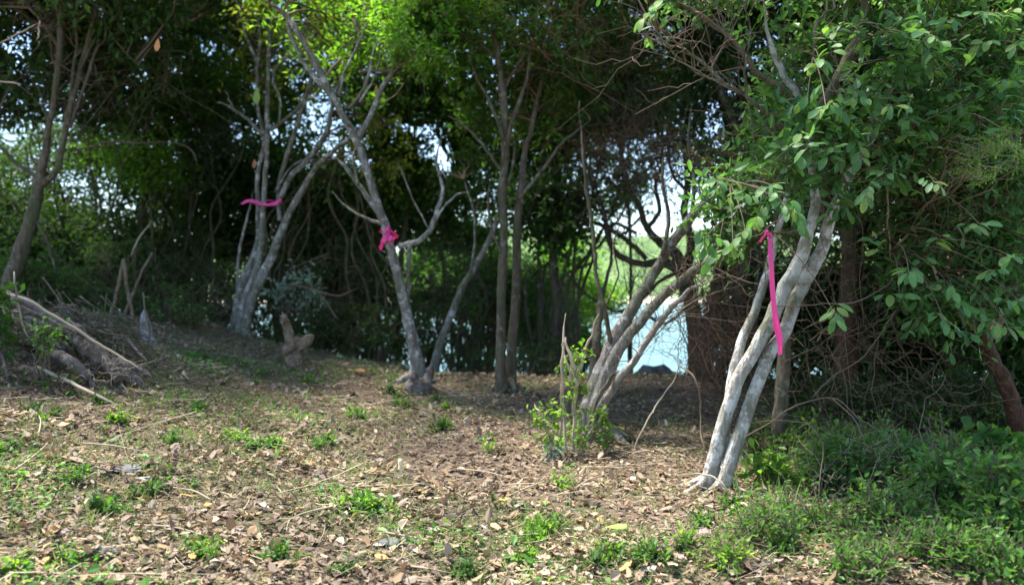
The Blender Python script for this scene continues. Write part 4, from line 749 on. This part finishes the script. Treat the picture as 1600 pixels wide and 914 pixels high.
# ---------------------------------------------------------------- pink ribbons
def ribbon(t, pts, w, twist0=0., twist1=0., name='tail', face=(0, -1, 0), th=.0012):
    """strip through world points with width w (m) and thickness"""
    Q = cr(np.asarray(pts, float), 30); n = len(Q); T = nrm(np.gradient(Q, axis=0)); f = np.array(face, float)
    S = nrm(np.cross(T, f)); Nn = nrm(np.cross(S, T)); a = (np.linspace(twist0, twist1, n)+.28*np.sin(np.linspace(0, 11, n)+twist0*5)+.15*np.sin(np.linspace(0, 23, n)))[:, None]
    A = S*np.cos(a)+Nn*np.sin(a); B = -S*np.sin(a)+Nn*np.cos(a); ww = np.broadcast_to(w, n)[:, None] if np.ndim(w) == 0 else np.interp(np.linspace(0, 1, n), np.linspace(0, 1, len(w)), w)[:, None]
    cs = [(-.5, 0), (-.18, .2), (.16, -.1), (.5, .08)]
    top = np.stack([Q+A*ww*c+B*(ww*h+th) for c, h in cs], 1); bot = np.stack([Q+A*ww*c+B*(ww*h-th) for c, h in cs[::-1]], 1)
    V = np.concatenate([top, bot], 1); g = Geo(); k = 8; i = np.arange(n-1)[:, None]*k; j = np.arange(k)[None]; j2 = (j+1) % k
    g.add(V.reshape(-1, 3), None, np.concatenate([np.stack([i+j, i+j2, i+k+j2, i+k+j], -1).reshape(-1, 4), np.array([[0, 1, 6, 7], [1, 2, 5, 6], [2, 3, 4, 5]]), (n-1)*k+np.array([[0, 7, 6, 1], [1, 6, 5, 2], [2, 5, 4, 3]])]))
    return part(name, g, PINK, t)
def knot(t, c, r):
    g = Geo(); s = np.linspace(0, 2*np.pi, 13)
    for ax in (0, 1):
        Q = np.stack([c[0]+r*np.cos(s)*(.9 if ax else .4), c[1]+r*.5*np.sin(s*2), c[2]+r*np.sin(s)*(.5 if ax else 1)], 1); tubes(g, Q, np.full(13, r*.5), 6, .08)
    part('knot', g, PINK, t)
d = b7[1]-.28
kc = P(1199, 364, d); t = thing('pink_ribbon', 'long pink ribbon hanging straight down beside the pale leaning tree', 'ribbon', tuple(kc))
ribbon(t, [P(1200, 362, d), P(1203, 385, d-.01), P(1205, 410, d-.02), P(1207, 455, d-.02), P(1212, 500, d-.01), P(1218, 530, d), P(1219, 554, d)], [.010, .024, .036, .040, .040, .038, .024], .5, .1)
ribbon(t, [P(1198, 363, d), P(1193, 370, d), P(1187, 378, d+.02)], [.014, .02, .022], 1.0, .6)
ribbon(t, [P(1199, 364, d), P(1205, 368, d), P(1207, 382, d)], [.014, .018, .016], .2, .9)
knot(t, kc, .012)
g = Geo(); tubes(g, np.array([P(1225, 330, d+.45), P(1215, 345, d+.25), P(1203, 352, d+.05), P(1190, 366, d), P(1170, 372, d-.05)]), np.array([.006, .005, .004, .004, .002]), 5); part('branch', g, B_twig, t7)
d = b1[1]-.22
t = thing('pink_ribbon', 'pink ribbon tied sideways across the stems of the left grey tree', 'ribbon', tuple(P(410, 319, d)))
ribbon(t, [P(377, 319, d), P(388, 314, d), P(400, 315, d-.02), P(412, 320, d-.03)], [.03, .04, .028, .02], .5, .1)
ribbon(t, [P(410, 320, d-.03), P(420, 320, d-.04), P(430, 318, d-.02), P(439, 312, d)], [.02, .03, .055, .045], -.2, .6)
ribbon(t, [P(410, 320, d-.03), P(397, 317, d+.15), P(402, 314, d+.42), P(420, 314, d+.45), P(438, 316, d+.2), P(430, 320, d)], .035, .3, .3, 'band', (0, 0, 1))
knot(t, P(411, 320, d-.03), .012)
d = b2[1]-.25
t = thing('pink_ribbon', 'bunched pink ribbon knotted on the curved trunk', 'ribbon', tuple(P(606, 368, d)))
ribbon(t, [P(597, 360, d+.12), P(602, 357, d+.02), P(609, 360, d-.01), P(616, 366, d), P(620, 372, d+.14), P(612, 372, d+.32), P(597, 364, d+.3), P(595, 361, d+.15)], .045, .2, .2, 'band', (0, 0, 1))
ribbon(t, [P(607, 368, d-.02), P(601, 374, d-.05), P(596, 383, d-.05), P(595, 391, d-.03)], [.04, .06, .045, .035], .3, 1.0)
ribbon(t, [P(606, 366, d-.02), P(606, 360, d-.05), P(609, 355, d-.03)], [.04, .055, .04], .2, -.7)
ribbon(t, [P(607, 368, d-.02), P(611, 374, d-.04), P(612, 379, d-.02)], [.05, .06, .04], .2, .5)
knot(t, P(607, 368, d-.02), .015)

# ---------------------------------------------------------------- low shrubs, sapling, flowers
for lb, px, py, rx, ry in (('straggly herb mat reaching from the pale tree toward the flowers', 1260, 800, 90, 26), ('thin straggly herbs along the lower right edge of the litter', 1420, 850, 110, 24), ('loose green herbs in front of the round-leaved plant', 1500, 730, 90, 40), ('sprawling herbs at the bottom right of the litter', 1560, 895, 60, 20)): shrub('herb_mat', lb, px, py, None, rx, ry, 44, L_shrub, .035, 'plant', nst=14, per=18, crad=.12, ratio=.5, gap=False)
for lb, px, py, ry in (('leggy yellow-green weed rising right of the small upright trunk', 1290, 700, 46), ('leggy yellow-green weed rising under the arching twigs', 1370, 700, 50), ('tall yellow-green weed in the shrubs left of the right-edge trunk', 1460, 695, 52), ('tall lit weed at the right edge below the leaning trunk', 1570, 740, 46)): shrub('leggy_weed', lb, px, py, 5.7, 42, ry, 22, L_lime, .04, 'weed', nst=8, per=16, crad=.11, ratio=.45, gap=False)
LS = [('low green shrub with lit rounded tops at the right edge', 1555, 800, 70, 75, L_shrub, .05), ('leafy green shrub left of the bright right-edge shrub', 1490, 760, 60, 55, L_shrub, .045), ('dense green shrub under the arching bare twigs', 1400, 735, 60, 50, L_shrub, .045),
      ('low green shrub right of the small upright trunk', 1300, 730, 60, 45, L_shrub, .045), ('small bright leafy plant at the foot of the small upright trunk', 1210, 745, 34, 28, L_lime, .055), ('green patch of herbs below the pale leaning tree', 1195, 830, 50, 25, L_shrub, .035),
      ('green shrub near the purple flowers', 1385, 800, 60, 38, L_shrub, .04), ('low shrub at the bottom right corner', 1530, 870, 60, 36, L_shrub, .04), ('small shrub among litter at the lower right', 1460, 860, 40, 26, L_shrub, .035), ('low herb patch at the bottom right of centre', 1340, 880, 50, 22, L_shrub, .035),
      ('tiny light herb tuft between the pale tree and the herb patch', 1130, 870, 20, 22, L_lime, .035), ('green herb clump in front of the brush pile', 80, 612, 62, 20, L_mid, .04), ('leafy plant growing over the left end of the brush pile', -12, 500, 36, 70, L_mid, .06), ('small bright plant against the logs', 70, 530, 16, 20, L_shrub, .045)]
for lb, px, py, rx, ry, lm, ll in LS: shrub('low_shrub', lb, px, py, None if py > 640 else 6.6, rx, ry, int(rx*ry/(72 if py > 640 else 190))+8, lm, ll, nst=9, per=26, proto=LEAF8 if ll > .04 else LEAF4, crad=.13, ratio=.55, gap=False)
shrub('round_leaved_plant', 'plant with large round leaves at the foot of the right-edge trunk', 1545, 705, 6.0, 50, 35, 26, L_shrub, .085, nst=8, per=12, proto=LEAF8, crad=.1, ratio=.95, gap=False, cat='plant')
shrub('shrub', 'shaded green plants between the small upright trunk and the arching twigs', 1250, 690, 6.3, 90, 34, 46, L_mid, .05, gap=False, crad=.12)
xs = GP(880, 712)
t = thing('sapling', 'bushy light green sapling with bare upright shoots in front of the leaning clump', 'sapling', xs); gt, gl = Geo(), Geo(); d = xs[1]
nn = []
for pts in ([(885, 712, 7), (880, 640, 6), (878, 560, 5), (884, 490, 4)], [(895, 712, 7), (898, 640, 8), (898, 580, 9), (885, 540, 5), (880, 520, 4)], [(900, 590, 6), (915, 550, 5), (935, 490, 3)], [(870, 712, 6), (850, 660, 5), (835, 630, 3)], [(905, 712, 6), (925, 670, 5), (950, 640, 3)], [(898, 600, 5), (880, 550, 4), (882, 530, 3)], [(875, 712, 5), (876, 640, 5), (875, 600, 4)]):
    W, r = trace(pts, d, d-.02); g = Geo(); tubes(g, W, r, 6, .03); part('stem', g, B_pale, t); nn.append(W)
nn = np.vstack(nn)
C = np.concatenate([inell(22, P(880, 665, d), (50*d/F, .2, 45*d/F)), inell(14, P(895, 580, d), (25*d/F, .1, 40*d/F)), inell(10, P(940, 670, d), (18*d/F, .1, 28*d/F))])
limbs(gt, nn, C, .005, .002); clumpleaves(gl, gt, C, .075, 18, .04, 4, LEAF8, .3, .6, False); part('foliage', gl, L_lime, t, smooth=False); part('twigs', gt, B_twig, t, stuff=True)
x, y, z = GP(866, 715); gl, gt = Geo(), Geo()
t = thing('silvery_herb', 'small herb with silvery drooping leaves at the foot of the sapling', 'plant', (x, y, z)); C = inell(9, (x, y-.02, z+.09), (.05, .04, .07)); limbs(gt, np.array([[x, y, z]]), C, .004, .002); clumpleaves(gl, gt, C, .05, 12, .055, 4, LEAF8, -.2, .22, False, .5); part('foliage', gl, L_silver, t, smooth=False); part('stem', gt, B_pale, t)
# purple flowers
PUR = plain('purple_petal', (.28, .22, .75), .5, .15, 30, .1)
for lb, px, py in (('purple flower, the larger right one in the low shrubs', 1411, 766), ('small purple flower left of the larger one', 1393, 771)):
    c = P(px, py, 5.0); t = thing('purple_flower', lb, 'flower', (c[0], c[1], c[2]-.12)); n_ = 6
    for k in range(n_):
        an = k*2*np.pi/n_; g = Geo(); dr = np.array([[math.cos(an), -.45, math.sin(an)]]); leaves(g, c[None], dr, np.array([[0, -1, .2]]), .02, .014, LEAF8); part('petal', g, PUR, t)
    g = Geo(); tubes(g, np.array([c-[0, 0, .15], c-[0.01, 0, .07], c]), np.array([.002, .002, .002]), 4); part('stem', g, L_shrub, t)

for tn, rr_, n_ in (('grey_tree', .10, 5), ('curved_tree', .10, 5), ('twin_trunk_tree', .08, 5), ('leaning_clump_tree', .12, 5), ('white_lichen_tree', .075, 6), ('small_upright_tree', .06, 4), ('right_edge_tree', .07, 4)):
    t = bpy.data.objects[tn]; x, y, z = t.location; g = Geo()
    for k in range(n_):
        an = 2*np.pi*(k+R.random()*.6)/n_; s = np.linspace(0, 1, 8); ln = R.uniform(.18, .38); dx, dy = math.cos(an), math.sin(an); cx = x+dx*(rr_*.3+ln*s)+dy*.05*np.sin(s*5+k); cy = y+.04+dy*(rr_*.3+ln*s)
        cz = g_(cx, cy)+.09*(1-s)**3+.012-.05*s**2; tubes(g, np.stack([cx, cy, cz], 1), rr_*(.42*(1-s)**1.3+.10), 8, .04)
    m_ = [c for c in t.children if c.name.startswith('trunk')][0].data.materials[0]; part('roots', g, m_, t)
# hanging single leaves noticed among the stems
def oneleaf(label, px, py, d, L, mat, dr=(0, -.2, -1), up=(0, -1, .3)):
    c = P(px, py, d); g = Geo(); leaves(g, c[None], np.array([dr], float), np.array([up], float), L, L*.42, LEAF8, .05); solo('hanging_leaf', g, mat, label, 'leaf', tuple(c))
M_or = plain('leaf_orange', (.45, .19, .05), .6, .2, 20); M_ye = plain('leaf_yellow', (.5, .38, .06), .6, .2, 20); M_gn = plain('leaf_fresh', (.2, .28, .05), .6, .2, 20); M_rd = plain('leaf_rust', (.30, .10, .05), .6, .2, 20)
oneleaf('orange leaf hanging at upper left', 247, 60, 8, .13, M_or); oneleaf('yellow-green leaf hanging on the left grey stem', 402, 136, 9.6, .2, M_gn); oneleaf('yellow leaf dangling right of the curved trunk', 588, 133, 9, .09, M_ye)
oneleaf('rust-coloured leaf hanging left of the grey stems', 398, 248, 9.8, .11, M_rd); oneleaf('orange leaf at the left edge of the herb clump', 70, 596, 6.8, .09, M_or, (0, -.3, -.6))

# ---------------------------------------------------------------- ground cover (stuff)
def scatter(n, y0=3.4, y1=12.5, power=1.0):
    y = y0+(y1-y0)*R.random(n)**power; x = (R.random(n)*2-1)*(.62*y+1.0)
    return x, y
def patch(x, y, s=1.0): return np.sin(x*2.1*s+1.3*np.sin(y*1.7*s))+np.sin(y*2.9*s+1.1*np.sin(x*2.3*s+.5))+.8*np.sin((x+y)*5.3*s)
n_ = 62000; x, y = scatter(n_, power=1.25); k = patch(x*.8+5, y*.9, 1.9)+R.normal(size=n_)*.9 > -2.4; x, y = x[k], y[k]; n_ = len(x); z = g_(x, y)+.004+R.random(n_)*.022+.012*np.clip(patch(x*.8+5, y*.9, 1.9), 0, 2)
g = Geo(); L = np.minimum(R.gamma(2.0, .013, n_)+.009, .08); dr = rdir(n_, 0, .25); up = nrm(R.normal(size=(n_, 3))*.27+np.array([0, 0, 1]))
leaves(g, np.stack([x, y, z], 1), dr, up, L, L*R.uniform(.35, .75, n_), LEAF6, .3)
solo('leaf_litter', g, L_dry, 'brown and tan dry leaves covering the clearing', 'leaf litter', (0, 6, 0), smooth=False, kind='stuff')
n_ = 48000; x, y = scatter(n_, power=1.25); z = g_(x, y)+.002+R.random(n_)*.012; g = Geo(); L = R.gamma(4, .006, n_)+.006
leaves(g, np.stack([x, y, z], 1), rdir(n_, 0, .15), nrm(R.normal(size=(n_, 3))*.3+np.array([0, 0, 1])), L, L*R.uniform(.15, .6, n_), LEAF4)
solo('leaf_chaff', g, L_chaff, 'crumbled leaves and bark bits between the dry leaves', 'leaf litter', (0, 6, 0), smooth=False, kind='stuff')
n_ = 8500; x, y = scatter(n_, power=1.2); z = g_(x, y)+.012+R.random(n_)*.02; A = np.stack([x, y, z], 1); D = rdir(n_, 0.05, .12); s = np.linspace(0, 1, 4); Ln = R.gamma(3, .035, n_)
Q = A[:, None]+D[:, None]*(s[None, :, None]*Ln[:, None, None])+R.normal(size=(n_, 1, 3))*np.array([.25, .25, .03])*(s**2)[None, :, None]*Ln[:, None, None]
g = Geo(); tubes(g, Q, np.ones((n_, 4))*R.uniform(.0008, .0024, (n_, 1)), 3); solo('dry_stalks', g, L_straw, 'pale dry grass stalks and fine twigs strewn on the clearing', 'dry stalks', (0, 6, 0), kind='stuff')
n_ = 150000; x, y = scatter(n_, power=1.2); q = patch(x, y)+.5*patch(x, y, 2.7)+np.where(y < 4.9, .55, 0)+np.where((x < -.8) & (y > 5), .7, 0)-np.where((x > -.6) & (x < 2.2) & (y > 4.8), 1.3, 0); k = q+R.normal(size=n_)*1.7 > .5
x, y = x[k], y[k]; n_ = len(x); g = Geo(); L = R.gamma(5, .009, n_)+.012; dr = rdir(n_, .9, .5); leaves(g, np.stack([x, y, g_(x, y)+.003], 1), dr, nrm(rdir(n_)+np.array([0, -.5, .2])), L, R.uniform(.002, .006, n_), BLADE, .2)
solo('grass', g, L_grass, 'short sparse grass sprouting through the litter', 'grass', (0, 6, 0), smooth=False, kind='stuff')
n_ = 45000; x, y = scatter(n_, power=1.2); q = patch(x+3, y-1, 1.2)+.6*patch(x, y, 3.1)+np.where((x < -.8) & (y > 5), .5, 0)-np.where((x > -.6) & (x < 2.2) & (y > 4.6), 1.2, 0)+np.where((y < 4.6), .35, 0); k = q+R.normal(size=n_)*.4 > 1.35
x, y = x[k], y[k]; n_ = len(x); g = Geo(); L = R.gamma(5, .0045, n_)+.008; leaves(g, np.stack([x, y, g_(x, y)+.01+R.random(n_)*.045], 1), rdir(n_, .1, .5), nrm(R.normal(size=(n_, 3))*.4+np.array([0, 0, 1])), L, L*.6, LEAF8)
solo('ground_herbs', g, L_shrub, 'low green herbs growing through the dry leaves', 'herbs', (0, 6, 0), smooth=False, kind='stuff')

n_ = 5200; px_ = R.uniform(1150, 1600, n_); y = R.uniform(4.3, 6.6, n_); x = (px_-800)/F*y; k = patch(x, y, 1.5)+R.normal(size=n_)*.6 > .3; x, y = x[k], y[k]; n_ = len(x); g = Geo(); L = R.uniform(.06, .2, n_)
leaves(g, np.stack([x, y, g_(x, y)], 1), rdir(n_, 1.2, .5), nrm(rdir(n_)+np.array([0, -.5, .2])), L, R.uniform(.003, .008, n_), BLADE, .3)
solo('tall_grass', g, L_grass, 'longer thin grass between the low shrubs at the right', 'grass', (3, 5, 0), smooth=False, kind='stuff')
# countable tufts of weeds: six built, the rest copied
def where(px, py):
    if px > 1180: return 'beside the low shrubs at the right'
    if px > 1040: return 'near the foot of the pale leaning tree'
    row = 'in the foreground' if py > 800 else ('in mid clearing' if py > 690 else 'far back')
    lm = min(((80, 'below the brush pile'), (240, 'below the silver stump'), (370, 'below the grey ribboned tree'), (480, 'below the forked stump'), (630, 'near the yellow peg' if 690 < py < 800 else 'below the curved trunk'), (790, 'below the twin trunks'), (900, 'below the sapling'), (1010, 'between the sapling and pale tree')), key=lambda a: abs(a[0]-px))[1]
    return lm+' '+row
protos = []
for k in range(6):
    g = Geo(); n_ = 9+3*k; st = rdir(n_, .9, .5); base = np.zeros((n_, 3)); Ln = R.uniform(.05, .11, n_)
    for q in range(5): leaves(g, st*(Ln*(.3+.16*q))[:, None]+R.normal(size=(n_, 3))*.006, nrm(st*.4+rdir(n_)*.9), nrm(rdir(n_)*.4+np.array([0, 0, 1])), R.uniform(.022, .04, n_), R.uniform(.012, .02, n_), LEAF8)
    gs = Geo(); tubes(gs, np.stack([base, st*Ln[:, None]*.5, st*Ln[:, None]], 1), np.full((n_, 3), .0013), 3)
    protos.append((g.mesh('weed_leaves', [L_shrub, L_lime, L_mid][k % 3], smooth=False), gs.mesh('weed_stems', L_shrub)))
WL = ['small green leafy weed among the dry leaves', 'small lime-green leafy weed among the dry leaves', 'small dark green leafy weed among the dry leaves']
wx = [(560, 655), (610, 615), (690, 672), (150, 800), (160, 630), (310, 640), (370, 690), (420, 690), (390, 700), (580, 800), (545, 795), (600, 805), (440, 880), (540, 895), (930, 890), (960, 870), (1000, 880), (1030, 880), (830, 850), (90, 650), (60, 640),
      (110, 880), (30, 890), (240, 770), (330, 870), (270, 690), (760, 690), (820, 880), (860, 830), (1070, 860), (1100, 820), (480, 600), (400, 600), (350, 570), (300, 560), (450, 570), (880, 760), (190, 660), (20, 700), (130, 740), (730, 900), (500, 700), (700, 640), (640, 640), (1250, 830), (1220, 870), (1290, 830), (1150, 800)]
for px, py in wx:
    for rep in range(2):
        x, y, z = GP(px+R.normal()*14*rep, min(908, py+R.normal()*9*rep)); k = int(R.integers(6)); t = thing('weed', WL[k % 3].replace('among the dry leaves', where(px, py)), 'weed', (x, y, z-.004), ['small green weeds', 'small lime weeds', 'small dark weeds'][k % 3])
        s_ = R.uniform(.7, 1.35); t.scale = (s_, s_, s_*.9); t.rotation_euler = (0, 0, R.uniform(0, 6.28))
        for nm, me in (('foliage', protos[k][0]), ('stem', protos[k][1])):
            o = bpy.data.objects.new(nm, me); COL.objects.link(o); o.parent = t
# larger single fallen leaves
FC = [('tan', (.40, .27, .16)), ('pale grey-brown', (.38, .31, .26)), ('ochre-orange', (.45, .25, .08)), ('dark brown', (.16, .095, .065)), ('pale straw-coloured', (.52, .42, .27)), ('mauve-grey', (.28, .21, .20))]
FM = [plain('fallen_leaf_'+c.split('-')[0].replace(' ', '_'), v, .7, .22, 30, .25) for c, v in FC]
fmesh = []
for k in range(6):
    for q in range(3):
        g = Geo(); v_ = lpv.copy(); v_[:, 1] *= [1., 1.25, .8][q]; v_[:, 2] += .30*R.normal()*v_[:, 0]**2+R.normal()*1.3*v_[:, 1]**2+.035*R.normal(size=15)+.35*np.abs(v_[:, 1])*R.random(); v_[:, 1] += .12*R.normal()*v_[:, 0]**2+.02*R.normal(size=15); g.add(v_, lpf); fmesh.append((k, g.mesh('fallen_leaf', FM[k])))
for i in range(240):
    px, py = R.uniform(10, 1400), 640+270*R.random()**.8
    x, y, z = GP(px, py)
    if i % 4 == 0: k = int(R.integers(6))
    else: k = int(R.choice([0, 0, 1, 1, 2, 4, 5, 3]))
    o = bpy.data.objects.new('fallen_leaf', fmesh[k*3+int(R.integers(3))][1]); COL.objects.link(o); o.location = (x, y, z+.026); s_ = R.uniform(.045, .10); o.scale = (s_,)*3
    o.rotation_euler = (R.normal()*.2, R.normal()*.15, R.uniform(0, 6.28)); o['label'] = f'{FC[k][0]} fallen leaf '+where(px, py); o['category'] = 'fallen leaf'; o['group'] = f'{FC[k][0]} fallen leaves'
for lb, px, py, m_, L_ in (('bright yellow fallen leaf in the centre right of the litter', 787, 790, M_ye, .07), ('large green fallen leaf with orange tip at lower centre right', 962, 835, M_gn, .12), ('rust-red fallen leaf below the curved trunk', 560, 585, M_rd, .15), ('dark green fallen leaf beside the flat grey stone', 222, 722, L_shrub, .09)):
    x, y, z = GP(px, py); g = Geo(); leaves(g, np.array([[x-L_/2, y, z+.035]]), np.array([[1, -.2, .05]]), np.array([[0, -.3, 1]]), L_, L_*.5, LEAF8, .08); solo('fallen_leaf', g, m_, lb, 'fallen leaf', (x, y, z))
SX = [((20, 745), (75, 700)), ((60, 690), (40, 640)), ((520, 800), (440, 830)), ((600, 840), (730, 870)), ((850, 760), (780, 790)), ((1180, 790), (1260, 800)), ((900, 770), (960, 745)), ((330, 790), (270, 770)), ((210, 830), (330, 850)), ((640, 895), (700, 905)), ((1010, 740), (950, 735)), ((1320, 850), (1400, 870)), ((130, 700), (230, 715)), ((470, 720), (420, 700)), ((720, 740), (800, 755))]
for (a, b_), (c, e_) in SX:
    A = np.array(GP(a, b_)); B = np.array(GP(c, e_)); W = cr([A+[0, 0, .03], (A+B)/2+R.normal(size=3)*[.03, .03, .005]+[0, 0, .04], B+[0, 0, .03]], 10); g = Geo(); tubes(g, W, np.linspace(.006, .0025, 10), 5, .05)
    solo('fallen_twig', g, B_pale, 'thin pale twig lying flat '+where((a+c)/2, (b_+e_)/2), 'twig', tuple(A), 'thin twigs on the litter')
print('objects', len(bpy.data.objects), 'tris', sum(len(me.loops)-2*len(me.polygons) for me in bpy.data.meshes))
